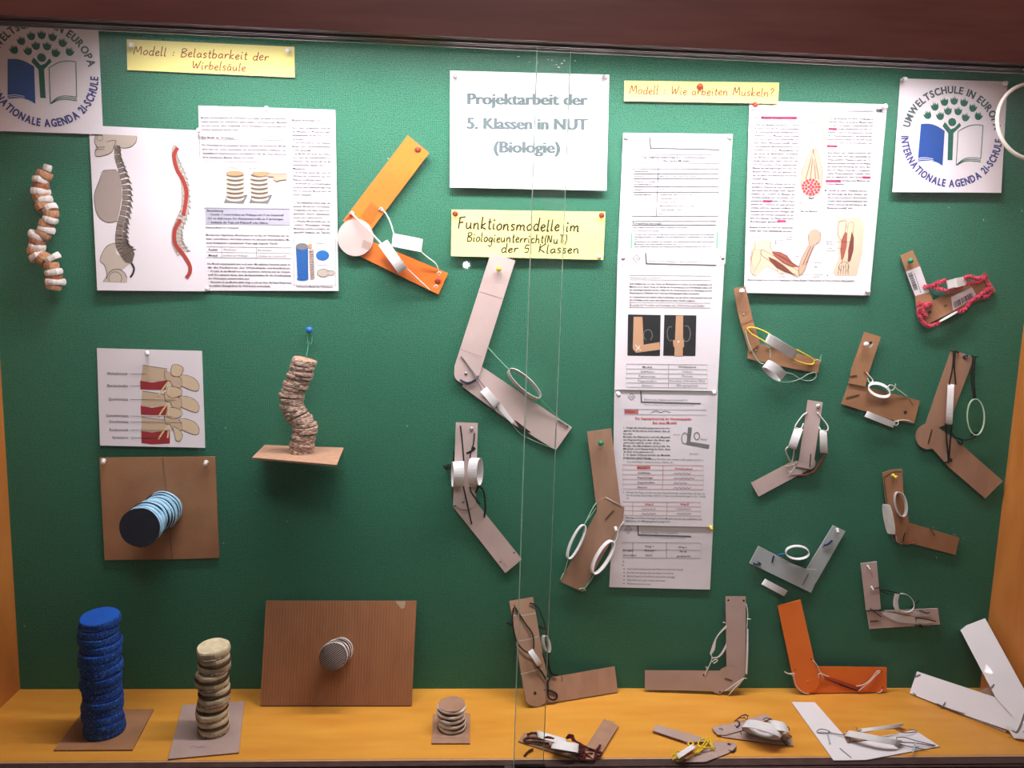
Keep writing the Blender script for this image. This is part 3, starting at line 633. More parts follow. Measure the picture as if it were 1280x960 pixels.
s.para(['Das Modell veranschaulicht aber noch mehr. Mit einfachen Versuchen kannst du', 'dir die Funktionen der Wirbelsäule verdeutlichen:', '•  Drückst du das Modell von oben zusammen, verformt sich der Schaum-', '    stoff. Du erkennst daran, dass die Bandscheiben für die Stoßdämpfung', (.5, '    der Wirbelsäule verantwortlich sind.'), '•  Betrachtet du das Modell seitlich, biegt es sich zur Seite. Auf diese Weise wird', (.75, '    die seitliche Beweglichkeit der Wirbelsäule verdeutlicht.')], 74, 810, 472, 17.5, 9, 'grey', sl=.01, skew=.05)
s.text('Modelle entwickeln sich ...', (478, 120), (632, 123), 10, 'black', bold=.015); s.line([(478, 124), (676, 130)], 1.5, 'grey')
s.para(['Auch unser nachgebauter Weg von', 'den Menschen im Modell nicht ganz', 'übereinstimmt. Es hat sich in neun', (.3, 'Grenzen:'), '•  Die verbundenen Teile erlauben', '   Brust- und Lendenwirbelsäule', (.5, '   nicht gezeigt.'), '•  Im Modell sind einem das Wirbel-', '   loch und die Dornfortsätze zu', '   erkennen. Das Gleiche gilt für die', (.8, '   stabilisierenden Bänder und'), (.35, '   Muskeln.'), '•  Es ist nicht einem das. Dass die', '   Wirbel im Verbunde aus den', (.75, '   Rippen befinden sind.'), '•  Im Bereich der Lendenwirbelsäule', '   ist auch eine Stabilisierung mög-', '   lich. In unserem Modell wird das', (.5, '   nicht deutlich.')], 480, 157, 664, 17.8, 9, 'grey', sl=.012, skew=.02)
s.para(['1.  Die Abbildung unten zeigt ein', '    anderes Modell der Wirbelsäule.', '    Vergleiche mit dem oben vor-', '    gestellten. Nenne Gemeinsam-', (.8, '    keiten und Unterschiede.'), '2.  Welches Modell ähnelt eher der', '    „echten“ Wirbelsäule? Welche', '    Merkmale werden zusätzlich dar-', '    gestellt? Ergänze die Tabelle.'], 486, 516, 664, 17.8, 9, 'grey', sl=.012, skew=.02)
s.rect(489, 686, 690, 908, 1.6, 'lgrey', .01)
s.poly([(498, 724), (557, 724), (559, 880), (508, 880)], 'sky'); s.poly(arc(530, 880, 27, 0, 350, 16, 8), 'sky', e=.0004); s.poly(arc(528, 723, 30, 0, 350, 18, 17), 'dgrey', e=.0008)
for i in range(12):
    y = 740+i*12; s.line([(502, y), (530, y+9), (558, y)], 2, 'blue', k=4, e=.0007)
    s.poly([(562+i*.6, y), (584+i*.4, y-2), (584+i*.4, y+6), (562+i*.6, y+8)], 'bonel', e=.0006); s.line([(562+i*.6, y), (584+i*.4, y-2), (584+i*.4, y+6), (562+i*.6, y+8)], 1.4, 'brick', closed=True, e=.0008)
s.poly([(557, 712), (576, 710), (576, 730), (560, 732)], 'cyl', e=.0009)
s.poly(arc(627, 766, 32, 0, 350, 22, 25), 'sky'); s.poly(arc(630, 850, 30, 0, 350, 20, 19), 'bonel'); s.poly(arc(666, 850, 20, 0, 350, 16, 12), 'bonel'); s.line(arc(630, 850, 30, 20, 340, 20, 19), 1.6, 'grey'); s.line(arc(666, 850, 20, -150, 150, 16, 12), 1.6, 'grey')
s.text('Draufsicht', (595, 710), (640, 711), 7, 'grey'); s.line([(600, 734), (655, 735)], 1.2, 'grey'); s.line([(600, 812), (655, 813)], 1.2, 'grey')
s.text('Verbesserte Modell der Wirbelsäule', (500, 918), (675, 921), 8, 'black', bold=.015)
s.done()
# ---- vertebra print
Z(115, 430, 3.491)
s = Sheet('vertebra_print', 'white print of cream vertebrae with dark red discs and labels, above the square card', 'poster', [(21, 18), (480, 30), (494, 453), (35, 443)], h0=.002, curl=.006)
for t, x0, x1, y, xe, ye in (('Wirbelkörper', 64, 156, 134, 236, 131), ('Bandscheibe', 67, 157, 187, 214, 183), ('Querfortsatz', 72, 157, 246, 365, 245), ('Gelenkfortsatz', 62, 160, 318, 352, 318), ('Dornfortsatz', 76, 159, 344, 392, 343), ('Rückenmark', 77, 159, 380, 348, 377), ('Spinalnerv', 88, 159, 413, 306, 410)):
    s.text(t, (x0, y), (x1, y+1), 11.5, 'black', res=2); s.line([(168, y-4), (xe, ye)], 1.6, 'black', e=.0012)
for k, (y0, y1, yr) in enumerate(((92, 168, 0), (205, 278, 92), (318, 388, 190))):
    s.poly([(222-k*3, y0), (260, y0+6), (328, y0+16), (322, y0+70), (270, y1-6), (212, y1-4), (217, y0+40)], 'vert'); s.line([(222-k*3, y0), (260, y0+6), (328, y0+16)], 1.8, 'vedge', k=3)
    ty = y1-8; s.poly([(210+k*2, ty), (262, ty+8), (330, ty-2), (322, ty+40), (262, ty+40), (212+k*2, ty+38)] if k < 2 else [(216, ty), (262, ty+6), (340, ty-4), (340, ty+54), (262, ty+58), (216, ty+52)], 'disc', e=.0004)
    for q in (10, 20, 30): s.line([(212, ty+q), (264, ty+q+8), (322, ty+q-2)], 1.2, 'spinered', k=3, e=.0005)
    pr = [(378, 140+yr), (410, 136+yr), (450, 152+yr), (468, 180+yr), (462, 204+yr), (440, 204+yr), (392, 184+yr), (372, 178+yr)]
    s.poly(pr, 'vert2', e=.0005); s.line(pr, 1.8, 'vedge', k=2, closed=True, e=.0006)
    ar = [(316, 118+yr), (350, 130+yr), (390, 150+yr), (386, 196+yr), (360, 196+yr), (340, 160+yr), (322, 158+yr)]
    s.poly(ar, 'vert', e=.0006); s.line(ar, 1.6, 'vedge', closed=True, k=2, e=.0007)
    fc = [(330, 190+yr), (360, 186+yr), (392, 200+yr), (388, 224+yr), (350, 236+yr), (330, 222+yr)] if k < 2 else [(352, 360), (376, 370), (396, 396), (384, 424), (366, 420), (360, 390)]
    s.poly(fc, 'vert2', e=.0007); s.line(fc, 1.6, 'vedge', closed=True, k=2, e=.0008)
    s.line([(330, 168+yr), (306, 200+yr), (290, 226+yr)], 7, 'nerve', e=.0009, k=3); s.line([(338, 164+yr), (334, 190+yr), (330, 220+yr)], 7, 'nerve', e=.0009, k=3)
tp = [(350, 92), (376, 90), (398, 104), (396, 120), (384, 140), (362, 142), (344, 130)]
s.poly(tp, 'vert2', e=.0008); s.line(tp, 1.8, 'vedge', closed=True, k=2, e=.0009)
s.done()
# ---- muscle page
Z(930, 120, 3.842)
s = Sheet('muscle_page', 'white textbook page with red muscle cross-section and bent arm drawings', 'poster', [(26, 22), (688, 40), (604, 958), (0, 945)], h0=.002, lift=(0, 0, .003, .004), curl=.004)
s.line([(30, 66), (676, 78)], 1.5, 'lgrey'); s.text('Der Mensch als Lebewesen', (496, 73), (622, 75), 8, 'grey'); s.text('19', (642, 76), (660, 76), 10, 'black'); s.poly([(634, 62), (664, 63), (664, 78), (634, 77)], 'lgrey', e=.0002)
s.text('9.2  Muskeln bewegen Knochen', (56, 110), (250, 112), 11, 'black', bold=.02); s.poly([(82, 97), (256, 99), (256, 112), (82, 110)], 'magenta', e=.0002); 
s.para(['Über 600 Muskeln ermöglichen es deinem', 'Körper, sich durch Zusammenziehen', 'die unterschiedlichsten Bewegungen aus-', 'zuführen. Diese Muskeln unterscheiden', 'sich durch ihre Form. Gemeinsam mit', 'einer starken Muskelhaut umhüllt, zusam-', 'menhängende Muskelbündelchen und', 'bestehen aus vielen Muskelfasern. In', 'den feinen, die Muskelfaser, verschließt', 'den Muskel und geht in seinem Ende in', 'straffe Sehnen über. Diese verbinden sich', 'fest mit Knochen mittels mechanischer', 'Muskel mit den zugehörigen Knochen. Alle', 'Muskeln arbeiten nach dem gleichen Prin-', 'zip: Sie ziehen sich zusammen und werden', (.35, 'wieder lang.')], 54, 142, 268, 17.3, 9, 'grey', skew=-.055, sl=.012)
s.para(['Benachbarte Muskeln arbeiten, die nur den', 'ausführen Bewegung eng zusammen.', 'Zum Beispiel zieht der Beuger, indem Unterarm', 'beugend, das Oberarm für Muskeln der', 'Oberseite zuständig wird. Der vordere Ober-', 'armmuskel, der Bizeps in Ellen-nach', 'Speiche des Unterarms am auch auf Seite', 'verlaufen verbunden, dabei zieht die Muskel zu-', 'sammen und verkürzt sich, bewegen sich', 'Unterarm und Oberarm aufeinander zu; der', 'Arm wird gebeugt. Der Bizeps wird neben', (.7, 'Armbeuger genannt.')], 38, 424, 248, 16.6, 9, 'grey', skew=-.055, sl=.012)
s.para(['Muskeln können sich aber nur zusammen-', (.97, 'ziehen aber nicht selbstständig strecken.')], 26, 634, 238, 16.6, 9, 'grey', sl=.012)
s.para(['Um die Beugung des Arms rückgängig zu', 'machen, muss ein anderer Muskel aktiv', 'werden. Der hintere Oberarmmuskel, der', 'Trizeps ist mit Schulterblatt und Elle ver-', 'bunden. Zieht er sich zusammen, werden', 'die Unterarmknochen in die entgegenge-', 'setzte Richtung bewegt und der Arm streckt', 'sich. Der Trizeps ist ein Streckmuskel oder', (.24, 'Strecker.')], 408, 112, 622, 16.6, 9, 'grey', skew=-.05, sl=.012)
s.para(['Beim Bizeps und Trizeps zusammen sind', 'den Arm zieht, wird dabei gleichzeitig der', 'Trizeps gedehnt. Umgekehrt dehnt der Tri-', 'zepszusammenziehen der Bizeps und der Beugung', 'des Arms eine Streckung der Arme. Bei-', 'zeps und Trizeps wirken also in entgegenge-', 'setzter Weise zusammen. Deshalb nennt', 'man sie Gegenspieler. Nach diesem Gegen-', 'spielerprinzip arbeiten viele Muskeln des', (.42, 'Körpers zusammen.')], 402, 276, 612, 16.6, 9, 'grey', skew=-.05, sl=.012)
s.para(['Schreibe die aufeine Oberfläche und Son-', 'ge und beuge das Bein. Ertaste, wie', 'die vordere und hintere Oberschenkel-', 'muskel dabei zusammenarbeitet und', 'welche Sorte bei der Streckung an der', (.65, 'Beugung beteiligt sind.')], 404, 458, 594, 16.6, 9, 'grey', skew=-.05, sl=.012)
s.poly(arc(391, 454, 6, 0, 350, 10), 'dgrey')
for x0, y0, x1 in ((405, 157, 446), (398, 240, 448), (392, 408, 466), (568, 390, 608), (92, 504, 130), (160, 600, 202)):
    s.poly([(x0, y0-5), (x1, y0-4), (x1, y0+8), (x0, y0+7)], 'magenta', e=.0002)
s.poly([(320, 104), (390, 106), (378, 262), (382, 290), (364, 300), (356, 270), (334, 255), (326, 250)], 'flesh'); s.line([(320, 104), (326, 250)], 1.8, 'lgrey'); s.line([(382, 110), (376, 262)], 1.8, 'lgrey'); s.poly([(326, 160), (346, 160), (346, 255), (324, 255)], 'vert2', e=.0004)
mu = [(326, 254), (344, 254), (364, 300), (376, 360), (374, 430), (360, 466), (320, 482), (284, 466), (272, 430), (278, 360), (300, 300)]
s.poly(mu, 'skin', e=.0005); s.line(mu, 2, 'muscle', closed=True, e=.0006)
for xx in (296, 318, 344, 360): s.line([(334, 258), (xx*.5+167, 330), (xx, 400)], 4, 'muscle', k=4, e=.0006)
for xx in (306, 332, 352): s.line([(334, 262), (xx*.5+167, 330), (xx, 400)], 5, 'skin', k=4, e=.0007)
s.poly(arc(322, 437, 48, 0, 350, 24, 42), 'skin', e=.0008)
for r, n in ((39, 15), (25, 9), (10, 4)):
    for i in range(n):
        a = 360*i/n; s.poly(arc(322+r*math.cos(math.radians(a)), 437+r*.88*math.sin(math.radians(a)), 6.8, 0, 330, 8), 'magenta' if i % 2 else 'spinered', e=.0010)
for k in range(3): s.poly(arc(314+k*9, 490+3*(k % 2), 5, 0, 330, 8), 'lgrey', e=.0004)
for t, x0, x1, y in (('Knochen', 330, 368, 132), ('Sehne', 288, 312, 201), ('Muskel-', 286, 316, 250), ('haut', 290, 308, 261), ('Muskel-', 266, 298, 517), ('faser-', 266, 290, 528), ('bündel', 266, 294, 539), ('Muskel-', 330, 362, 517), ('faser', 330, 350, 528)): s.text(t, (x0, y), (x1, y), 7, 'grey', res=1)
s.line([(314, 199), (332, 199)], 1.2, 'grey'); s.line([(298, 264), (298, 318)], 1.2, 'grey'); s.line([(290, 480), (288, 508)], 1.2, 'grey')
s.text('1. Bau des Muskels', (262, 556), (352, 558), 8, 'black', bold=.015)
s.poly([(54, 690), (130, 690), (134, 740), (210, 790), (264, 816), (262, 862), (180, 852), (110, 820), (60, 866), (36, 850), (30, 800), (38, 740)], 'flesh')
s.line([(38, 740), (30, 800), (36, 850), (60, 866)], 1.6, 'muscle', k=4); s.line([(52, 690), (52, 730), (30, 790)], 1.4, 'vedge', k=3); s.line([(128, 696), (134, 738), (210, 790), (262, 818)], 1.4, 'vedge', k=4)
s.poly([(42, 736), (84, 740), (78, 790), (48, 844), (36, 800)], 'vert2', e=.0004); s.line([(42, 736), (84, 740), (78, 790), (48, 844), (36, 800)], 1.4, 'vedge', closed=True, e=.0005)
s.poly([(84, 742), (112, 750), (262, 840), (266, 862), (250, 868), (90, 770), (80, 756)], 'vert2', e=.0005); s.line([(84, 742), (112, 750), (262, 840), (266, 862), (250, 868), (90, 770)], 1.6, 'vedge', closed=True, k=2, e=.0006)
m1 = [(134, 748), (170, 748), (206, 766), (232, 800), (264, 820), (220, 816), (186, 800), (156, 776)]; s.poly(m1, 'muscle', e=.0008); s.line(m1, 1.8, 'muscle2', closed=True, e=.0010)
m2 = [(116, 772), (150, 786), (190, 812), (232, 850), (260, 864), (200, 846), (156, 824), (128, 796)]; s.poly(m2, 'muscle2', e=.0008)
for q in (5, 12): s.line([(140+q, 752+q*.6), (186+q, 780), (240, 810)], 1.6, 'muscle2', e=.0010, k=3)
fa = [(262, 830), (280, 770), (312, 716), (308, 676), (320, 648), (350, 644), (368, 660), (364, 700), (340, 716), (312, 780), (290, 840), (268, 862)]
s.poly(fa, 'skin', e=.0007); s.line(fa, 1.8, 'vedge', closed=True, k=2, e=.0008); s.line([(282, 812), (322, 720)], 3, 'vedge', e=.0010); s.line([(294, 812), (334, 716)], 2, 'vedge', e=.0010)
for t, x0, x1, y in (('Schulterblatt', 24, 80, 679), ('Sehne', 138, 164, 679), ('Oberarm-', 150, 190, 697), ('knochen', 150, 186, 709), ('Bizeps', 204, 232, 679), ('(Beuger)', 204, 238, 691), ('Elle', 250, 272, 774), ('Speiche', 340, 372, 803), ('Elle', 340, 354, 824), ('Unterarm-', 334, 382, 860), ('gelenk', 334, 362, 871), ('Trizeps', 162, 192, 858), ('(Strecker)', 162, 202, 870), ('Bizeps', 396, 426, 702), ('(Beuger)', 396, 434, 713), ('Trizeps', 396, 428, 734), ('(Strecker)', 396, 438, 746)): s.text(t, (x0, y), (x1, y), 7, 'grey', res=1)
for a, b in (((152, 685), (152, 742)), ((208, 696), (208, 780)), ((340, 800), (300, 798)), ((330, 856), (272, 858)), ((160, 820), (160, 848)), ((436, 700), (520, 700)), ((438, 730), (474, 732))): s.line([a, b], 1.2, 'grey', e=.0012)
bd = [(450, 582), (560, 584), (578, 640), (568, 760), (540, 864), (440, 862), (426, 850), (456, 770), (446, 680)]
s.poly(bd, 'flesh')
s.poly([(500, 612), (520, 604), (528, 616), (520, 700), (494, 800), (478, 830), (470, 800), (492, 700)], 'vert2', e=.0005); s.line([(500, 612), (520, 604), (528, 616), (520, 700), (494, 800), (478, 830), (470, 800), (492, 700)], 1.6, 'vedge', closed=True, e=.0006)
s.poly([(486, 650), (496, 660), (494, 720), (478, 780), (468, 790), (462, 740), (468, 690)], 'muscle', e=.0007); s.poly([(518, 650), (528, 680), (526, 740), (512, 790), (500, 800), (500, 740), (510, 690)], 'muscle2', e=.0007)
s.line([(456, 604), (490, 600), (486, 650)], 2, 'vedge', k=3, e=.0006); s.line([(456, 604), (450, 660), (470, 700)], 2, 'vedge', k=3, e=.0006)
for q in range(5): s.line([(456+q*11, 814), (452+q*12, 856)], 2, 'vedge', e=.0006)
s.line(arc(480, 820, 24, 120, 420, 14), 1.8, 'vedge', e=.0006)
s.text('A', (18, 866), (24, 866), 8, 'black'); s.text('B', (398, 866), (404, 866), 8, 'black')
s.text('2. Muskeln bewegen den Unterarm als Gegenspieler. A Bizeps (Beuger), Trizeps gedehnt; B Trizeps (Strecker), Bizeps gedehnt', (8, 886), (530, 892), 8, 'black', bold=.01)
s.done()
# ---- worksheet column
def header(s, x0, x1, y, k):   # corner rule, diamond badge and the running head
    s.line([(x0+16*k, y-12*k), (x0+17*k, y+2*k)], 1.6*k, 'lgrey'); s.line([(x0+16*k, y+1.5*k), (x1, y+3.5*k)], 1.5*k, 'lgrey')
    s.line([(x0, y-5*k), (x0+4.4*k, y-9.6*k), (x0+9*k, y-5*k), (x0+4.4*k, y-.6*k)], .7*k, 'grey', closed=True)
    s.text('ISB', (x0+2.6*k, y-3.9*k), (x0+6.4*k, y-3.9*k), 2*k, 'grey')
    s.text('Illustrierende Aufgaben zum LehrplanPLUS', (x0+20*k, y-.6*k), (x1-17*k, y+.5*k), 2.3*k, 'grey', res=1)
    s.text('Mittelschule, Natur und Technik, Jahrgangsstufe 5, Schwerpunkt', (x0+20*k, y+5.2*k), (x1-8*k, y+6.3*k), 1.3*k, 'lgrey', res=1)
Z()
s4 = Sheet('worksheet', 'white worksheet at the foot of the pinned column, five bulleted lines at its end', 'worksheet', [(766, 652), (891.5, 655), (887.5, 737), (761.5, 734)], h0=.0010, curl=.003)
header(s4, 781, 864, 667, 1.0)
s4.rect(778, 678, 876, 697, .5, 'dgrey', .01); s4.line([(778, 687), (876, 688)], .5, 'dgrey'); s4.line([(791, 678), (791, 697)], .5, 'dgrey'); s4.line([(833, 678), (833, 698)], .5, 'dgrey')
for t, x, y in (('Weg 1', 806, 684), ('Weg 2', 848, 685), ('Beuger', 779, 689), ('Bizeps', 806, 689), ('lang', 850, 690), ('Strecker', 779, 695), ('kurz', 807, 695), ('gespannt', 846, 696)): s4.text(t, (x, y), (x+2.1*len(t), y), 2.1, 'black', res=1, bold=.01)
for i, (t, w) in enumerate((('Durch das Zusammenziehen eines Muskels wird der Arm bewegt.', 70), ('Der Arm wird gebeugt, wenn der Bizeps sich verkürzt.', 58), ('Auf der Gegenseite des Muskels wird gedehnt und länger.', 60), ('Papier kann seine eigene Länge nicht ändern.', 48), ('Modell können Grenzen haben.', 30))):
    s4.text(t, (784, 712+4.6*i), (784+w, 713+4.6*i), 2.1, 'black', res=1); s4.poly(arc(780, 711+4.6*i, .7, 0, 330, 6), 'black')
s4.text('4.', (778, 703), (781, 703), 2, 'black'); s4.text('5.', (777.5, 707.5), (780.5, 707.5), 2, 'black'); s4.done()
s3 = Sheet('worksheet', 'white worksheet with red heading and pink boxes, third from the top of the column', 'worksheet', [(768, 484), (897.5, 487), (891, 659), (765.5, 656)], h0=.0022, curl=.002)
header(s3, 785, 876, 501, 1.0)
s3.text('Aufgabe', (781, 515.5), (794, 515.7), 2.5, 'red', bold=.02); s3.poly([(780.5, 512), (798, 512.2), (798, 517.5), (780.5, 517.3)], 'pinkish', e=.0001); s3.rect(780, 511.5, 883, 518, .5, 'dgrey', .01); s3.line([(814, 516), (820, 513.5), (826, 515.5), (832, 513.8), (838, 516)], .6, 'grey', k=3)
s3.text('Das Gegenspielerprinzip bei Oberarmmuskeln -', (794, 524.5), (866, 525.5), 3.3, 'red', bold=.02, res=1); s3.text('Bau eines Modells', (816, 530), (846, 530.3), 3.2, 'red', bold=.02, res=1)
s3.para(['1.  Fertige das Schaubild (entsprechend der Vor-', '    gaben) direkt mit an und schaut, dass al-', (.2, '    les sitzt.'), '    Bereite die Klammern und die Muskeln', '    an Papierring ist dass die Bein ge-', (.8, '    streckt wird, sich dran.'), '    Beuge das Modellarm und prüfe die', '    Muskeln und Papierring ist fest, dass', (.65, '    die Bein eines gebunden ist.'), '5.  In dieser Stellung werden die Muskeln', (.6, '    zusammen wird bewegt.')], 779.5, 535.5, 838, 3.75, 2.0, 'black', sl=.012, skew=-.01)
s3.poly([(860, 534), (865, 534.5), (863, 552), (887, 556), (886, 561), (858, 556)], 'dgrey'); s3.line(arc(856, 548, 4, 0, 350, 14, 7), 1.0, 'dgrey', closed=True); s3.line(arc(871, 545, 3.4, 0, 350, 14, 4.5), 1.0, 'dgrey', closed=True)
s3.text('Muskel', (842, 544), (850, 544), 1.6, 'grey'); s3.text('Muskel', (876, 550), (884, 550), 1.6, 'grey'); s3.text('Armteil', (862, 568), (872, 568), 1.6, 'grey')
s3.text('2.  Gib an, welche Teile deines Modelles den einzelnen Bereichen der Kno-', (779, 574), (880, 576), 2.1, 'black', res=1); s3.text('chen und Ring 3. diesen in dieser Tabelle ein.', (783, 578), (842, 579), 2.1, 'black', res=1)
s3.rect(778.5, 581, 879, 611, .6, 'pinkish', .01); s3.line([(829, 581), (828, 611)], .6, 'pinkish')
for i in range(4): s3.line([(778.5, 587+6*i), (879, 588+6*i)], .5, 'pinkish')
s3.poly([(796, 582.5), (813, 582.7), (813, 586.5), (796, 586.2)], 'pinkish', e=.0001)
for i, (a, b) in enumerate((('Modell', 'Wirklichkeit'), ('Gelbfäden', 'Sehnen'), ('Papierringe', 'Muskel'), ('Pappstreifen', 'Knochen'), ('Klammer', 'Ellenbogengelenk'))):
    s3.text(a, (797, 586+6*i), (797+1.75*len(a), 586.1+6*i), 2.2, 'red' if i == 0 else 'black', res=1, bold=.01)
    if i == 0: s3.text(b, (843, 586.7), (866, 587), 2.2, 'red', res=1, bold=.01)
    else: s3.line([(842+k*2.4, 586.5+6*i-(1.6 if k % 2 else -.2)+.2*math.sin(k*2)) for k in range(8+(i % 3)*2)], .5, 'grey', k=3)
s3.text('3.  Bewege den Papierstreifen am dem Unterarmstreifen unterbreiten, der Arm ge-', (779, 616), (882, 618), 2.1, 'black', res=1); s3.text('bar die beiden Papierringe entfernst. Folge sowie Beobachtungen in der Tabelle', (783, 619.7), (882, 621.6), 2.1, 'black', res=1); s3.text('ein.', (783, 623.3), (787, 623.4), 2.1, 'black', res=1)
s3.rect(778, 627, 876, 644, .6, 'pinkish', .01); s3.line([(778, 632.5), (876, 633.4)], .5, 'pinkish'); s3.line([(778, 638), (876, 639)], .5, 'pinkish'); s3.line([(791, 627), (791, 644)], .5, 'pinkish'); s3.line([(834, 627), (833.5, 644)], .5, 'pinkish')
for t, x in (('Weg A', 806), ('Weg B', 850)): s3.text(t, (x, 631.3), (x+11, 631.5), 2.1, 'red', bold=.02)
for x in (802, 846): 
    for y in (637, 643): s3.line([(x+k*2.2, y-(1.5 if k % 2 else 0)) for k in range(9)], .5, 'grey', k=3)
s3.text('4.  Überlege, in welchen Aussagen auf dem Modell nicht mit den natürlichen Ver-', (778, 648), (878, 650), 2.1, 'black', res=1, bold=.01); s3.text('hältnissen am Ellbogengelenk entspricht.', (782, 652), (838, 653), 2.1, 'black', res=1, bold=.01); s3.done()
s2 = Sheet('worksheet', 'white worksheet with two dark photographs of arm models, second from the top', 'worksheet', [(772, 317), (906, 319.5), (896.8, 489), (768, 487)], h0=.0036, curl=.0015)
header(s2, 791, 895, 328, 1.0)
s2.rect(787, 344, 889, 349.5, .5, 'dgrey', .01); s2.text('Hinweise zum Unterricht', (788, 348), (826, 348.3), 2.3, 'black', res=1)
s2.para(['Jeder Aufgabe kann vor dem Thema der Muskelarbeit im Sommer, und die Darstellungen und', 'Material und in dieser Übung der Abfolge der Körperaktionen und Darstellungen stellen und', 'als Grundlagen genutzt werden sollten für die, Auszubauend bei der Bewegung und die', (.85, 'Steuerung von Gelenken und Umsetzen Bewegungsmodelle verwenden.')], 787, 355.5, 890, 3.8, 2.0, 'black', sl=.012)
s2.para(['Die Schülerinnen und Schüler sollen im Anschluss und die Arbeit entsprechende Tiere und', (.8, 'ihre Verhalten einen, wenn dem Experten mit einer Gelenk- umgehen.')], 787, 372, 890, 3.8, 2.0, 'black', sl=.012)
s2.rect(786, 378, 888, 384, .5, 'dgrey', .01); s2.text('Beispiele für Produkte und Lösungen der Schülerinnen und Schüler', (787.5, 382.5), (881, 383.5), 3.0, 'black', res=1)
s2.poly([(785, 393), (825.8, 393.8), (825, 445), (784.3, 444.5)], 'photo'); s2.poly([(830.5, 393.6), (870.5, 394.3), (869.3, 445), (829, 444.6)], 'photo')
s2.poly([(792, 396), (803, 396), (804.5, 431), (824.5, 427.5), (825, 437), (795, 441), (791, 436)], 'card', e=.0006); s2.poly([(845, 394.5), (854, 394.5), (853.5, 445), (843, 445)], 'card', e=.0006); s2.poly([(841, 425), (855, 425), (855, 434), (842, 434)], 'card', e=.0008)
s2.line(arc(810, 419, 5.5, 120, 420, 14, 7), .9, 'dgrey', e=.0008); s2.line(arc(858, 417, 5, -120, 150, 14, 10), .9, 'dgrey', e=.0008); s2.line(arc(838, 417, 4, 60, 300, 12, 9), .9, 'dgrey', e=.0008); s2.line([(794, 431), (801, 438)], .8, 'white', e=.0008); s2.line([(795, 438), (800, 432)], .8, 'white', e=.0008); s2.poly(arc(848, 427, 1.2, 0, 330, 8), 'white', e=.0010)
s2.rect(783, 455, 884, 484, .5, 'dgrey', .01); s2.line([(836, 455), (835.5, 485)], .5, 'dgrey')
for i in range(4): s2.line([(783, 461+5.8*i), (884, 462+5.8*i)], .5, 'dgrey')
for i, (a, b) in enumerate((('Modell', 'Wirklichkeit'), ('Gelbfäden', 'Sehnen'), ('Papierringe', 'Muskeln'), ('Pappstreifen', 'Knochen (Oberarm, Elle)'), ('Klammer', 'Ellbogengelenk'))):
    for t, x in ((a, 809), (b, 859)): s2.text(t, (x-.95*len(t), 459.6+5.8*i), (x+.95*len(t), 460+5.8*i), 2.2, 'black', res=1, bold=.012 if i == 0 else 0)
s2.done()
s1 = Sheet('worksheet', 'white worksheet with a ruled table and green bars, topmost of the pinned column', 'worksheet', [(779, 166), (916, 167.5), (906.5, 330), (772, 327)], h0=.0022, lift=(0, 0, 0, 0))
Z(770, 160, 6)
header(s1, 158, 778, 142, 6)
s1.rect(130, 198, 778, 262, 4, 'lgrey', .005); s1.text('Das Gegenspielerprinzip bei Oberarmmuskeln -', (193, 226), (692, 229), 18, 'black', res=1, bold=.02); s1.text('Bau eines Modells', (356, 254), (552, 256), 18, 'black', res=1, bold=.02)
s1.rect(122, 306, 768, 662, 5, 'grey', .002); s1.line([(318, 306), (302, 662)], 5, 'grey')
for y in (344, 380, 440, 482): s1.line([(128, y), (768, y+2)], 5, 'grey')
for t, x0, x1, y in (('Jahrgangsstufe', 138, 246, 330), ('Fach/Fächer', 136, 222, 368), ('Übergreifende Bildungs-', 134, 298, 406), ('und Erziehungsziele', 134, 274, 427), ('Zeitrahmen', 134, 210, 466), ('Benötigtes Material', 136, 264, 504), ('Natur und Technik Schwerpunkt Biologie', 324, 608, 368), ('45 min', 320, 364, 464), ('•  Streifen feste Pappe (5 cm x 25 cm)', 316, 574, 504), ('•  Papierstreifen (2 cm x 18 cm)', 316, 528, 532), ('•  Gummiband (ca. 40 cm)', 316, 470, 561), ('•  Musterklammer zum Schluss der Löcher', 316, 588, 590), ('•  Schere, Bleistift, Locher', 316, 492, 620), ('Kleber', 312, 358, 649)): s1.text(t, (x0, y), (x1, y+1), 12, 'black', res=1, bold=.02)
s1.rect(116, 700, 752, 728, 5, 'grey'); s1.text('Kompetenzerwartungen', (126, 720), (342, 722), 15, 'green', bold=.02)
s1.para([(.67, 'Diese Aufgabe unterstützt den Erwerb folgender Kompetenzen:'), (.33, 'Die Schülerinnen und Schüler')], 122, 750, 738, 26, 11, 'grey')
s1.para(['erstellen nach Anleitung ein Modell zu einem biologischen Sachverhalt und vergleichen', 'die Eigenschaften des Modells mit den tatsächlichen Verhältnissen in der Natur.', (.12, '(NT 5.2.1)'), 'informieren sich mithilfe von Struktur- und Funktionsmodellen über anatomische', (.62, 'Merkmale des menschlichen Körpers (NT 5.2.1)'), (.97, 'lösen mithilfe ihres Modells das Gegenspielerprinzip bei Skelettmuskeln an. (NT 5.2.1)')], 138, 804, 738, 18, 11, 'grey')
s1.poly([(112, 792), (124, 792), (120, 900), (108, 900)], 'lgreen'); s1.poly([(754, 780), (766, 780), (764, 900), (750, 900)], 'lgreen'); s1.done()

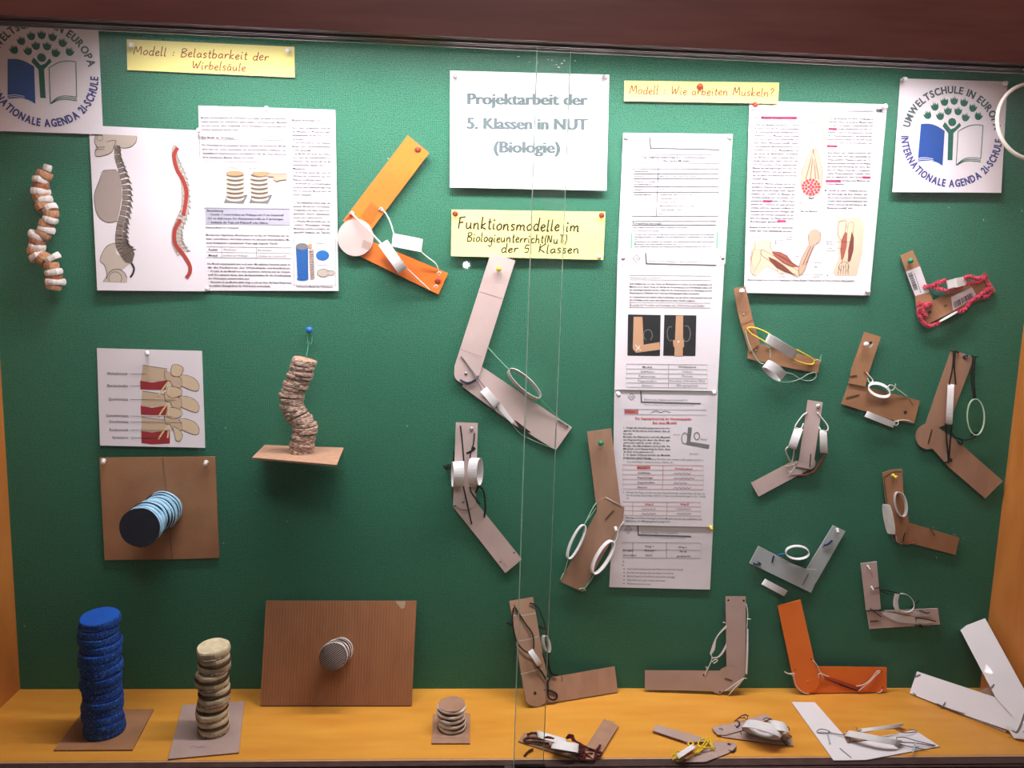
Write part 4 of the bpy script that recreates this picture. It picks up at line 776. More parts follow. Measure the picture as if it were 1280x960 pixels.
# ============================================================ SPINE MODELS ON THE WALL
# S-curved string of cork and foam
Z(25, 195, 5.486)
t = thing('spine_model', 'S-curved chain of cork pieces and white foam scraps hung at far left', 'model', G(WALL, 240, 912))
pts = [(190, 82), (168, 130), (140, 165), (148, 205), (138, 244), (145, 275), (165, 300), (165, 345), (208, 358), (215, 395), (208, 436), (180, 468), (180, 505), (162, 535), (118, 548), (120, 585), (115, 622), (105, 650), (120, 690), (160, 705), (225, 700), (215, 752), (232, 795), (236, 826), (240, 862), (232, 893)]
kinds = 'wcwCwcwcwcwcwcwCwcwcwcwCwc'
for i, (x, y) in enumerate(pts):
    a = np.array(pts[max(i-1, 0)]); b = np.array(pts[min(i+1, len(pts)-1)]); d = (b-a)/np.hypot(*(b-a)); d = d*.75+np.array([0, .45]); d /= np.hypot(*d)
    k = kinds[i]; tl = random.uniform(-.35, .35)
    ax = RT*0+np.array([d[0], tl*.4, -d[1]])
    c = G(WALL, x, y, .028)
    r = random.uniform(.0125, .0145) if k != 'w' else random.uniform(.0125, .0165)
    if i == 0: r = .007
    disc('foam_piece' if k == 'w' else 'cork_piece', c, ax, r, .0105 if k == 'w' else .0125, {'w': WHITEF, 'c': CORK, 'C': CORKD}[k], t, wob=.10 if k == 'w' else .04, rnd=.3, seg=14)
tubew([G(WALL, x, y, .028) for x, y in pts], .0012, 'core_wire', STEEL, t, k=3)
tubew([G(WALL, 190, 70, .028), G(WALL, 188, 60, .002)], .0008, 'hanging_wire', STEEL, t)
# disc stack on a small shelf of card
Z(310, 400, 5.054)
a = G(WALL, 110, 780); b = G(WALL, 605, 805); zc = (a[2]+b[2])/2
TOP = Surf((0, 0, zc), (0, 0, 1))
t = thing('disc_stack_model', 'S-curved stack of thin corrugated discs on a tan card bracket under the blue pin', 'model', G(TOP, 335, 845))
P4 = [(25, 868), (112, 782), (605, 806), (560, 915)]
v = [G(TOP, x, y) for x, y in P4]; v[1][1] = min(v[1][1], -.0005); v[2][1] = min(v[2][1], -.0005)
mesh('base_card', v+[q-np.array([0, 0, .0035]) for q in v], [(0, 1, 2, 3)[::-1], (4, 5, 6, 7), (0, 1, 5, 4), (1, 2, 6, 5), (2, 3, 7, 6), (3, 0, 4, 7)], [CARD, EDGE], t, [0, 1, 1, 1, 1, 1])
cb = G(TOP, 338, 838); VP = Surf((0, cb[1], 0), (0, -1, 0))
path = [(338, 836), (342, 800), (345, 762), (362, 715), (355, 665), (330, 625), (290, 580), (278, 530), (278, 475), (298, 420), (325, 375), (338, 325), (345, 285), (355, 262)]
n = 34; prevc = None
for i in range(n):
    q, d = interp(path, i/(n-1)); q2, d2 = interp(path, min(1, (i+1)/(n-1)))
    c = VP.p(*g(q[0]+random.uniform(-4, 4), q[1])); ax = np.array([d[0]*.5, random.uniform(-.05, .05), -d[1]]); ax /= np.linalg.norm(ax)
    disc('cardboard_disc', c+np.array([0, 0, .0015]), ax, .0222*random.uniform(.93, 1.06), .0064, RUFF, t, wob=.05, rnd=.12, seg=20, top=CARD)
Z(310, 400, 5.054)
pin(388, 62, PINB, 'blue ball-headed pin over the S-curved disc stack', kind='ball', r=.0062, tilt=(0, -.1))
tubew([G(WALL, 388, 68, .008), G(WALL, 376, 110, .010), G(WALL, 380, 160, .018), G(VP, 372, 215), G(VP, 362, 255)], .0005, 'hanging_thread', GSTR, t)
tubew([G(WALL, 390, 68, .008), G(WALL, 404, 100, .010), G(WALL, 400, 150, .012), G(WALL, 385, 140, .011)], .0005, 'hanging_thread', GSTR, t)
# card with the blue and navy cylinder
Z(115, 430, 3.491)
t = thing('disc_stack_model', 'light blue and navy disc roll sticking out of a square brown card', 'model', G(WALL, 300, 940))
slab(WALL, [(32, 497), (308, 493), (312, 940), (55, 943)], .0015, .0035, 'backing_card', CARDW, t); slab(WALL, [(309, 493), (537, 492), (555, 933), (346, 940), (313, 940)], .0015, .0035, 'backing_card', CARDW, t)
stroke3(WALL, [(309, 495), (330, 700), (350, 938)], 4, .0056, 'crease', EDGE, t)
r = .0352; c0 = G(WALL, 318, 716, .005); L = .118
for i in range(9):
    y0 = .008+i*.0128; q, _ = ((np.array([math.sin(i*.9)*.0015-.0004*i, -y0, math.cos(i*1.3)*.0012])), 0)
    disc('foam_disc', c0+q, (random.uniform(-.06, .06), -1, random.uniform(-.06, .06)), r*random.uniform(.96, 1.0), .0116, LBLUE, t, wob=.022, rnd=.16, seg=28)
    disc('navy_disc', c0+q-np.array([0, .0064, 0]), (random.uniform(-.05, .05), -1, random.uniform(-.05, .05)), r*(random.uniform(.96, 1.0) if i < 8 else 1.02), .0022, NAVY, t, wob=.02, rnd=.1, seg=28)
# ============================================================ STANDING MODELS
def fslab(pts, h, t_, name, m, parent, edge=None): return slab(FLOOR, pts, h, t_, name, m, parent, edge)
def stack(name, label, card, cm, basec, topc, layers, wob):
    t = thing(name, label, 'model', G(FLOOR, *basec))
    fslab(card, 0, .003, 'base_card', cm, t, EDGE)
    b = G(FLOOR, basec[0], basec[1], .003); V2 = Surf((0, b[1], 0), (0, -1, 0)); tp = G(V2, *topc)
    return t, b, tp
Z(0, 720, 4)
t, b, tp = stack('disc_stack_model', 'tall blue sponge disc tower on a brown card at left', [(268, 870), (420, 670), (768, 665), (662, 868)], CARDW, (520, 778), (492, 200), 0, 0)
n = 15; H = tp[2]-b[2]
for i in range(n):
    f = (i+.5)/n; c = b+(tp-b)*f+np.array([.0022*math.sin(i*1.9), .002*math.cos(i*2.3), 0])
    last = i == n-1
    disc('sponge_disc', c, (random.uniform(-.07, .07), random.uniform(-.07, .07)-(.10 if last else 0), 1), .0345*random.uniform(.96, 1.03), H/n*1.0, BLUEF, t, wob=.022, rnd=.16, seg=30, top=BLUET, sx=1.0)
    if i < n-1: disc('dark_disc', c+np.array([0, 0, H/n/2]), (random.uniform(-.05, .05), 0, 1), .0328, .003, mat('dark_blue_disc', (20, 44, 110), (12, 30, 80), rough=.9, scale=200), t, wob=.02, rnd=.1, seg=24)
t, b, tp = stack('disc_stack_model', 'cream foam and brown card disc tower on a grey card', [(840, 915), (912, 645), (1222, 625), (1194, 882)], CARDG, (1062, 776), (1070, 350), 0, 0)
n = 11; H = tp[2]-b[2]
for i in range(n):
    f = (i+.5)/n; c = b+(tp-b)*f+np.array([.0025*math.sin(i*1.5+1), .0015*math.cos(i*2.3), 0]); last = i == n-1
    ax = (random.uniform(-.1, .04), random.uniform(-.05, .05)-(.12 if last else 0), 1)
    disc('card_disc', c+np.array([0, 0, -H/n*.36]), ax, .0285*random.uniform(.96, 1.02), H/n*.28, DCARD if i % 2 else RUFF, t, wob=.03, rnd=.1, seg=24)
    disc('foam_disc', c+np.array([0, 0, H/n*.13]), ax, .0275*random.uniform(.96, 1.06), H/n*(.7 if not last else .95), CREAMF, t, wob=.045, rnd=.22, seg=26)
stroke3(FLOOR, [(950, 858), (975, 850), (990, 860), (1010, 852), (1022, 858)], 3, .0033, 'pencil_mark', GREYTH, t)
Z(300, 720, 4)
t, b, tp = stack('disc_stack_model', 'short white and tan disc stack on a small brown card', [(958, 836), (966, 690), (1150, 686), (1149, 836)], CARD, (1058, 758), (1056, 640), 0, 0)
n = 5; H = tp[2]-b[2]
for i in range(n):
    f = (i+.5)/n; c = b+(tp-b)*f+np.array([.0012*math.sin(i*1.5+1), 0, 0])
    disc('white_disc', c+np.array([0, 0, 0]), (random.uniform(-.05, .05), 0, 1), .0262*random.uniform(.97, 1.03), H/n*.78, WHITEF, t, wob=.035, rnd=.3, seg=26)
    disc('card_disc', c+np.array([0, 0, H/n*.47]), (random.uniform(-.04, .04), -.03, 1), .0252 if i == n-1 else .0248, .0022, CARD if i == n-1 else DCARD, t, wob=.035, rnd=.1, seg=26)
disc('card_disc', b+np.array([0, 0, .001]), (0, 0, 1), .0262, .0022, DCARD, t, wob=.03, rnd=.1, seg=24)
stroke3(FLOOR, [(975, 812), (1000, 806), (1015, 814), (1040, 806), (1060, 813), (1090, 808), (1120, 812)], 2.5, .0033, 'pencil_mark', GREYTH, t)
# large leaning board with a short roll
BB = lean((324, 882), (514, 882), (430, 751))
t = thing('disc_stack_model', 'large brown corrugated board with a short striped roll leaning at the back', 'model', FLOOR.p(420, 882))
slab(BB, [(100, 648), (130, 124), (883, 124), (858, 648)], .0, .005, 'backing_board', CARDV, t)
slab(BB, [(776, 126), (828, 126), (822, 160), (806, 164)], .0051, .0004, 'torn_patch', mat('torn_patch_card', (192, 160, 138), rough=.9), t)
nb = BB.n; c0 = G(BB, 500, 372, .006)
for i in range(5):
    c = c0+nb*(.006+i*.0125)+np.array([-.0012*i, 0, -.0004*i])+np.array([.001*math.sin(i*2), 0, 0])
    disc('white_disc', c, nb+np.array([random.uniform(-.05, .05), 0, random.uniform(-.05, .05)]), .0262*random.uniform(.97, 1.02), .0100, WHITEF, t, wob=.03, rnd=.3, seg=26)
    disc('card_disc', c+nb*.0063, nb, .0258, .0026, DCARD if i < 4 else STRIPE, t, wob=.02, rnd=.1, seg=26)
cf = c+nb*.0079
u = np.array([.78, 0, .62]); u -= nb*(u@nb); u /= np.linalg.norm(u); v_ = np.cross(nb, u)
for k in range(-7, 8):   # flute ridges on the end face
    o = k*.0033; hl = math.sqrt(max(.0248**2-o*o, 0))
    if hl > .004: tubew([cf+v_*o-u*hl, cf+v_*o+u*hl], .00055, 'flute', PALEC, t, seg=4)
# ============================================================ ARM MODELS
GA = 'cardboard arm models'
def arm(label, loc): return thing('arm_model', label, 'model', loc, GA)
S_ = 'arm_strip'
# A orange with pink round joint
Z(410, 160, 4.3625)
t = arm('bright orange arm model with a round pale joint, left of the title sheet', G(WALL, 150, 600))
slab(WALL, [(175, 700), (95, 560), (200, 560), (248, 622), (655, 792), (602, 908)], .004, .002, S_, ORANGE, t, ORANGED)
slab(WALL, [(435, 40), (552, 135), (236, 555), (150, 560), (82, 505)], .0075, .002, S_, ORANGE, t, ORANGED, hs=[.004, .004, 0, 0, 0])
slab(WALL, [(236, 402), (292, 432), (236, 522), (178, 484)], .0105, .0002, 'tape_patch', ORANGED, t)
slab(WALL, arc(150, 597, 98, 0, 350, 35, 102), .0105, .0016, 'joint_disc', CARDP, t, EDGEP)
slab(WALL, [(192, 608), (236, 628), (226, 668), (182, 650)], .0122, .0002, 'glue_patch', CARDG, t)
slab(WALL, [(120, 475), (135, 478), (130, 497), (92, 500)], .0098, .0004, 'torn_patch', PINO, t)
loop(WALL, (432, 625), .024, (80, 16, 0), (0, 0, .016), (-4, 36, 0), parent=t); loop(WALL, (354, 702), .026, (55, 78, 0), (0, 0, .014), (24, -15, 0), parent=t)
W_ = dict(name='string', m=WSTR, parent=t)
tube(WALL, [(288, 440, .011), (312, 462, .016), (340, 515, .02), (362, 590, .022)], .0013, **W_)
tube(WALL, [(496, 660, .022), (530, 695, .018), (585, 738, .014), (602, 775, .008)], .0013, **W_)
tube(WALL, [(128, 462, .012), (150, 488, .018), (215, 552, .022), (292, 632, .024)], .0018, **W_)
tube(WALL, [(432, 768, .024), (490, 822, .016), (555, 884, .008)], .0012, **W_)
for x, y in ((288, 440), (605, 790), (588, 862), (130, 462)):
    tube(WALL, [(x-12, y+8, .012), (x, y-6, .014), (x+10, y+4, .012), (x-2, y+12, .012)], .0012, name='knot', m=WSTR, parent=t)
pin(490, 117, PINO, 'rust pin at the top of the bright orange arm', h=.0135, kind='dome', r=.0062); pin(600, 833, PINR, 'red pin at the lower end of the bright orange arm', h=.006, kind='dome', r=.0062)
# B large pale
Z(560, 310, 3.694)
t = arm('largest pale pasteboard arm model with green threads, below the yellow note', G(WALL, 90, 640))
slab(WALL, [(66, 640), (80, 560), (152, 545), (573, 828), (498, 934), (300, 812)], .004, .002, S_, CARDP, t)
slab(WALL, [(198, 22), (311, 58), (140, 600)]+arc(84, 578, 56, 20, 190, 12, 50)+[(30, 545)], .0065, .002, S_, CARDP, t, hs=[.003, .003]+[0]*15)
for pts in ([(147, 202), (258, 236)], [(57, 468), (158, 504)]): stroke3(WALL, pts, 1.6, .0108, 'pencil_line', GREYTH, t)
stud(WALL, 82, 580, .0087, t, r=.0030, m=STEEL)
loop(WALL, (352, 628), .016, (70, 64, 0), (19, -19, .004), (5, -5, .007), parent=t, th=.0012)
loop(WALL, (196, 690), .012, (32, 38, 0), (0, 0, .006), (14, -12, 0), parent=t)
tube(WALL, [(180, 455, .010), (230, 508, .012), (285, 565, .014)], .0006, name='thread', m=LGSTR, parent=t)
tube(WALL, [(420, 690, .014), (490, 762, .010), (555, 828, .008)], .0006, name='thread', m=GSTR, parent=t)
tube(WALL, [(500, 930, .006), (420, 900, .004), (340, 862, .003), (304, 822, .004), (280, 795, .004)], .0006, name='thread', m=LGSTR, parent=t)
tube(WALL, [(60, 500, .010), (110, 570, .011), (170, 680, .012)], .0009, name='thread', m=GREYTH, parent=t); tube(WALL, [(62, 498, .010), (130, 590, .011), (185, 662, .012)], .0009, name='thread', m=GREYTH, parent=t)
tube(WALL, [(56, 608, .009), (90, 622, .010), (125, 608, .010), (140, 590, .010)], .0014, name='thread', m=NAVYTH, parent=t)
slab(WALL, [(204, 690), (230, 700), (306, 800), (296, 812), (238, 752)], .0062, .0006, 'paper_fold', LOOP, t); slab(WALL, [(306, 794), (318, 800), (382, 850), (366, 852), (330, 832)], .0062, .0006, 'slot', HOLE, t)
tube(WALL, [(508, 795, .007), (535, 812, .008), (556, 822, .007)], .0012, name='knot', m=GREYTH, parent=t)
stroke3(WALL, [(275, 128), (280, 110), (284, 122), (288, 98), (291, 108), (296, 78)], 1.5, .0108, 'pencil_mark', REDTH, t)
pin(235, 95, PINY, 'yellow ball pin at the top of the largest pale arm', h=.0105, kind='ball', r=.0052)
# C white with black cord
Z(550, 520, 4.8)
t = arm('pale arm model with black cords and two white bands, left of the glass seam', G(WALL, 130, 560))
slab(WALL, [(78, 545), (215, 516), (492, 860), (392, 943), (240, 748)], .004, .002, S_, CARDP, t)
slab(WALL, [(95, 38), (227, 42), (215, 516)]+arc(150, 520, 58, 10, 160, 10, 42)+[(78, 540)], .0065, .002, S_, CARDP, t, hs=[.002, .002]+[0]*13)
loop(WALL, (106, 348), .024, (0, 76, 0), (8, 0, .014), (32, -2, 0), parent=t); loop(WALL, (212, 334), .022, (-2, 82, 0), (-20, 0, .012), (28, 0, .006), parent=t)
K = dict(name='cord', m=BLACK, parent=t)
tube(WALL, [(122, 58, .012), (132, 140, .018), (143, 270, .024)], .0015, **K); tube(WALL, [(140, 422, .022), (160, 510, .014), (190, 648, .008)], .0015, **K)
tube(WALL, [(207, 102, .012), (200, 170, .013), (182, 230, .016), (186, 285, .018)], .0013, **K); tube(WALL, [(160, 225, .014), (190, 210, .016), (208, 195, .014), (190, 190, .015)], .0022, **K)
tube(WALL, [(180, 425, .018), (190, 460, .012), (240, 530, .006)], .0013, **K); tube(WALL, [(214, 460, .01), (232, 425, .014), (262, 450, .012), (272, 540, .010), (266, 606, .007)], .0018, **K)
tube(WALL, [(85, 210, .003), (78, 290, .003), (40, 318, .006), (25, 296, .008)], .0018, **K); tube(WALL, [(60, 290, .004), (44, 300, .006), (40, 318, .006)], .0026, **K)
tube(WALL, [(82, 420, .003), (78, 480, .003), (84, 540, .003)], .0012, **K)
stud(WALL, 138, 514, .0087, t, r=.0026, m=STEEL); hole(WALL, 444, 820, .0061, t, .0016); hole(WALL, 362, 876, .0061, t, .0016)
stroke3(WALL, [(360, 850), (372, 870), (380, 895), (388, 885), (394, 905), (402, 912)], 1.8, .0064, 'pencil_mark', GREYTH, t)
pin(190, 76, PINC, 'grey dome pin at the top of the black-corded pale arm', h=.0105, kind='dome', r=.0040)
# D brown with two white ovals, over the worksheet edge
Z(690, 530, 4.47)
t = arm('tan arm model with two white oval rings overlapping the left edge of the worksheets', G(WALL, 330, 520))
slab(WALL, [(196, 45), (330, 25), (385, 465), (300, 520), (246, 450), (243, 425)], .006, .0025, S_, CARD, t)
slab(WALL, [(250, 430), (300, 408), (405, 468), (395, 540), (172, 938), (48, 882), (250, 490)], .009, .0025, S_, CARD, t)
brad(WALL, 322, 508, .0118, t, a=-47, L=34, w=8)
loop(WALL, (135, 658), .020, (-42, 92, 0), (22, 8, .004), (6, 2, .0065), parent=t, th=.0016); loop(WALL, (284, 744), .024, (-52, 88, 0), (27, 15, .004), (8, 5, .0065), parent=t, th=.0016)
g_ = dict(name='thread', m=LGSTR, parent=t)
tube(WALL, [(248, 440, .012), (225, 475, .014), (182, 560, .02)], .0009, **g_); tube(WALL, [(246, 470, .010), (210, 520, .014), (176, 566, .02)], .0007, **g_)
tube(WALL, [(90, 755, .02), (72, 820, .012), (50, 880, .010)], .0009, **g_); tube(WALL, [(60, 860, .010), (64, 835, .012), (48, 870, .011)], .0012, **g_)
tube(WALL, [(240, 835, .022), (205, 890, .014), (170, 935, .012)], .0009, **g_); tube(WALL, [(216, 826, .02), (208, 870, .014), (182, 925, .012)], .0007, **g_); tube(WALL, [(150, 925, .012), (172, 918, .013), (188, 932, .012)], .0012, **g_)
tube(WALL, [(345, 665, .022), (362, 640, .018), (372, 590, .014), (400, 545, .012)], .0009, name='thread', m=WSTR, parent=t); tube(WALL, [(300, 410, .012), (385, 455, .0125)], .0005, name='thread', m=WSTR, parent=t)
pin(273, 105, PING, 'green ball pin at the top of the tan arm beside the worksheets', h=.0085, kind='ball', r=.0056); pin(357, 588, PINW, 'white pin on the worksheet edge beside the tan arm elbow', h=.012, r=.0038)
# E yellow elastic
Z(910, 350, 7.384)
t = arm('small brown arm model with yellow elastic and two white paper bands', G(WALL, 240, 700))
slab(WALL, [(182, 725), (190, 600), (240, 570), (790, 718), (855, 735), (830, 858), (640, 828)], .004, .003, S_, CARDW, t)
slab(WALL, [(52, 78), (160, 60), (230, 370), (296, 590), (200, 665), (118, 405), (90, 290)], .0075, .003, S_, CARDW, t, hs=[.004, .004, 0, 0, 0, 0, 0])
stroke3(WALL, [(95, 290), (140, 298), (190, 285)], 5, .0122, 'crease', EDGE, t); stroke3(WALL, [(120, 405), (160, 398), (180, 385), (232, 368)], 7, .0115, 'crease', EDGE, t)
stud(WALL, 260, 656, .0108, t, r=.0026)
loop(WALL, (492, 612), .022, (135, 80, 0), (0, 0, .012), (20, -40, .004), parent=t); loop(WALL, (425, 838), .020, (84, 64, 0), (18, -18, .010), (26, -32, .002), parent=t)
y_ = dict(name='elastic', m=YSTR, parent=t)
tube(WALL, [(385, 500, .024), (310, 460, .018), (240, 440, .014), (180, 445, .014), (215, 495, .015), (300, 545, .018), (345, 570, .022)], .0014, **y_)
tube(WALL, [(635, 645, .024), (720, 690, .018), (785, 735, .012), (780, 778, .012), (700, 770, .014), (610, 735, .020), (590, 705, .022)], .0017, **y_)
l_ = dict(name='thread', m=LGSTR, parent=t)
tube(WALL, [(165, 470, .013), (185, 560, .014), (235, 680, .014), (290, 760, .012), (330, 772, .018)], .0008, **l_); tube(WALL, [(330, 570, .014), (385, 640, .014), (388, 720, .016)], .0008, **l_)
tube(WALL, [(525, 852, .02), (600, 870, .012), (670, 915, .008), (760, 930, .006), (812, 895, .006), (810, 855, .008)], .0008, **l_); tube(WALL, [(480, 938, .018), (560, 942, .012), (660, 915, .009), (740, 868, .008), (800, 852, .008)], .0008, **l_)
tube(WALL, [(795, 745, .009), (820, 735, .012), (850, 740, .011), (862, 690, .016)], .0008, **l_); tube(WALL, [(845, 760, .010), (858, 745, .012), (850, 712, .014)], .0008, **l_)
tube(WALL, [(150, 320, .011), (140, 318, .012), (150, 312, .011)], .0008, **l_)
pin(127, 102, PINW, 'cream ball pin through the brown arm with yellow elastic', h=.014, kind='ball', r=.0052)
# F small pale with two white bands and red thread
Z(930, 490, 6.861)
t = arm('pale pinkish arm model with white bands on both sides and a red thread', G(WALL, 530, 650))
slab(WALL, [(60, 780), (400, 602), (600, 565), (615, 600), (570, 660), (125, 897)], .004, .002, S_, CARDP, t, hs=None)
slab(WALL, arc(560, 612, 54, 0, 350, 22), .0062, .0015, 'joint_disc', CARDP, t)
slab(WALL, [(546, 68), (676, 88), (600, 600), (572, 662), (450, 640), (470, 590)], .010, .002, S_, CARDP, t, hs=[.001, .001, 0, 0, 0, 0])
stroke3(WALL, [(470, 590), (566, 612)], 2.5, .0125, 'crease', CARDG, t); slab(WALL, [(568, 532), (577, 532), (570, 645), (560, 645)], .0124, .0002, 'slit', HOLE, t)
loop(WALL, (440, 398), .018, (-30, 88, 0), (0, 0, .010), (36, 8, .004), parent=t); loop(WALL, (682, 428), .018, (2, 96, 0), (0, 0, .010), (30, 2, -.003), parent=t)
w_ = dict(name='elastic', m=WSTR, parent=t)
tube(WALL, [(540, 178, .014), (500, 205, .016), (440, 290, .02), (450, 308, .02), (490, 312, .02), (508, 270, .014)], .0013, **w_)
tube(WALL, [(380, 470, .018), (360, 490, .018), (365, 530, .014), (405, 600, .008), (425, 540, .012), (428, 490, .018)], .0013, **w_)
tube(WALL, [(630, 178, .014), (665, 220, .014), (718, 290, .018), (712, 332, .02), (660, 326, .018), (645, 300, .014)], .0013, **w_)
tube(WALL, [(410, 710, .006), (520, 712, .008), (610, 670, .010), (650, 600, .012), (690, 545, .016)], .0011, name='thread', m=REDTH, parent=t); tube(WALL, [(420, 708, .006), (560, 700, .008), (640, 640, .010), (690, 570, .014)], .0006, name='thread', m=REDTH, parent=t)
for P in ([(355, 655, .007), (390, 690, .008), (440, 640, .009), (400, 600, .008)], [(350, 640, .007), (420, 625, .009), (460, 600, .009)], [(380, 720, .007), (400, 700, .008), (430, 650, .009)]): tube(WALL, P, .0007, name='thread', m=WSTR, parent=t)
slab(WALL, [(425, 655), (502, 675), (498, 706), (400, 712)], .0064, .0008, 'paper_fold', PAPER, t)
stroke3(WALL, [(70, 770), (120, 845), (128, 870)], 1.5, .0062, 'pencil_line', GREYTH, t)
stud(WALL, 540, 180, .0122, t, r=.0017, m=STEEL)
pin(636, 118, PINW, 'pale dome pin at the top of the pinkish arm with white bands', h=.0135, kind='dome', r=.0044)
# G brown with ring
Z(1045, 405, 7.382)
t = arm('brown corrugated arm model bent square around a single white paper ring', G(WALL, 160, 700))
slab(WALL, [(52, 738), (120, 548), (275, 575), (775, 708), (722, 918), (520, 885)], .004, .003, S_, CARDW, t)
slab(WALL, [(265, 72), (415, 118), (300, 460), (272, 580), (118, 548), (150, 400)], .0075, .003, S_, CARDW, t)
brad(WALL, 155, 668, .0075, t, a=-15, L=64, w=12); brad(WALL, 160, 480, .011, t, a=-6, L=34, w=14)
hole(WALL, 640, 815, .0073, t, .0036); slab(WALL, [(305, 165), (332, 160), (335, 185), (312, 190)], .0106, .0002, 'punched_hole', HOLE, t)
slab(WALL, [(330, 180), (350, 182), (325, 218), (300, 220)], .0106, .0003, 'torn_patch', EDGEP, t)
loop(WALL, (400, 610), .022, (102, 30, 0), (-8, 58, .008), (0, 12, .005), parent=t, m=LOOP, th=.0014)
loop(WALL, (408, 880), .008, (132, 52, 0), (0, 0, .007), (14, -26, 0), parent=t)
for P in ([(270, 440, .012), (300, 470, .014), (340, 520, .016), (335, 545, .018)], [(290, 500, .012), (310, 540, .014), (345, 525, .016)], [(470, 590, .018), (500, 562, .018), (540, 580, .016), (520, 612, .016), (480, 600, .018)], [(550, 552, .016), (552, 590, .014), (600, 625, .012), (655, 668, .008)], [(540, 905, .010), (590, 888, .008), (660, 890, .007), (700, 905, .006)], [(520, 920, .010), (560, 935, .012), (575, 905, .012), (540, 895, .010)]): tube(WALL, P, .0010, name='string', m=WSTR, parent=t)
tube(WALL, [(265, 438, .012), (292, 468, .013)], .0014, name='string', m=REDTH, parent=t)
stroke3(WALL, [(675, 690), (700, 735), (712, 755)], 5, .0074, 'slit', HOLE, t)
pin(275, 185, PINW, 'cream ball pin on the square-bent brown arm with the paper ring', h=.011, kind='ball', r=.0050)
# H pink chenille
Z(1115, 300, 8.0)
t = arm('arm model wrapped in fluffy pink chenille with barcode stickers', G(WALL, 310, 750))
slab(WALL, [(245, 640), (420, 600), (560, 530), (930, 335), (1040, 510), (960, 570), (640, 700), (350, 845), (262, 780)], .004, .003, S_, CARDW, t)
slab(WALL, [(84, 158), (208, 102), (280, 262), (412, 610), (380, 720), (300, 760), (250, 690), (232, 560), (140, 310)], .0075, .003, S_, CARDW, t)
def barcode(quad, h, n, a0, a1, f0, f1, seed):
    q = [np.array(p, float) for p in quad]; slab(WALL, quad, h, .0003, 'barcode_sticker', PAPER, t, PAPER); rs = random.Random(seed); V = []; F = []
    x = a0
    B = lambda u, v: (q[0]*(1-u)+q[1]*u)*(1-v)+(q[3]*(1-u)+q[2]*u)*v
    while x < a1:
        w = rs.choice((.008, .014, .022))*12/n
        for u, v in ((f0, x), (f1, x), (f1, min(x+w, a1)), (f0, min(x+w, a1))):
            V.append(G(WALL, *B(u, v), h+.0005))
        F.append(tuple(range(len(V)-4, len(V)))); x += w+rs.choice((.010, .02))*12/n
    mesh('printed_bars', V, F, INK['black'], t)
st = [(140, 318), (280, 262), (372, 520), (232, 560)]
barcode(st, .0107, 9, .10, .80, .06, .36, 3); barcode([(141, 319), (279, 263), (371, 519), (233, 559)], .0103, 9, .12, .80, .68, .96, 5)
stroke3(WALL, [(222, 330), (290, 530)], 5, .0112, 'printed_line', INK['grey'], t)
barcode([(590, 570), (800, 470), (850, 560), (612, 705)], .0072, 5, .45, .92, .08, .92, 9) if False else None
q0 = [(590, 570), (612, 705), (850, 560), (800, 470)]
barcode(q0, .0072, 8, .06, .88, .45, .92, 9)
stroke3(WALL, [(412, 610), (500, 750)], 4, .0073, 'crease', EDGE, t); slab(WALL, [(520, 655), (550, 640), (548, 660), (525, 672)], .0073, .0004, 'staple', BRASS, t)
def chen(P): 
    Q = crom([G(WALL, *p) for p in P], 8); o = tubew(Q, .0036, 'chenille', PINK, t, k=2, seg=7, fuzz=.42, smooth=False)
    V = []; F = []
    for q in Q:
        for _ in range(5):
            d = np.array([random.gauss(0, 1) for _ in range(3)]); d /= np.linalg.norm(d); e = np.cross(d, (0, 0, 1.)); e /= np.linalg.norm(e)+1e-6
            p = q+d*.002; V += [p+e*.0011, p-e*.0011, p+d*.0052]; F.append((len(V)-3, len(V)-2, len(V)-1))
    f = mesh('chenille_tufts', V, F, PINK, t, kind='stuff')
chen([(320, 470, .013), (400, 455, .014), (470, 425, .016), (545, 400, .022)]); chen([(400, 470, .013), (480, 490, .016), (560, 505, .02), (640, 480, .02), (740, 440, .02), (850, 420, .014), (920, 375, .010)])
chen([(720, 385, .024), (770, 365, .022), (840, 385, .016), (920, 375, .012), (935, 345, .010)]); chen([(265, 640, .012), (320, 650, .014), (385, 640, .013), (300, 680, .015), (265, 700, .014), (280, 770, .014), (330, 840, .014), (400, 855, .014), (480, 825, .018)])
chen([(660, 715, .018), (730, 690, .016), (790, 610, .013), (870, 560, .011), (960, 490, .010), (1000, 500, .010)]); chen([(300, 690, .016), (320, 740, .016), (345, 760, .014)]); chen([(930, 370, .010), (960, 440, .009), (990, 500, .009), (960, 555, .009), (900, 570, .010)])
c = (640, 428); slab(WALL, [(545, 412), (650, 376), (680, 462), (565, 482)], .030, .0006, 'paper_box_face', LOOP, t); loop(WALL, (645, 428), .022, (92, -22, 0), (0, 0, .010), (10, 44, 0), parent=t, n=4)
loop(WALL, (570, 762), .014, (94, -52, 0), (-8, 13, .004), (-4, 8, .0045), parent=t, th=.0012)
stud(WALL, 378, 720, .0110, t, r=.003, m=HOLE)
pin(182, 205, PING, 'green ball pin at the top of the pink chenille arm', h=.011, kind='ball', r=.0054)
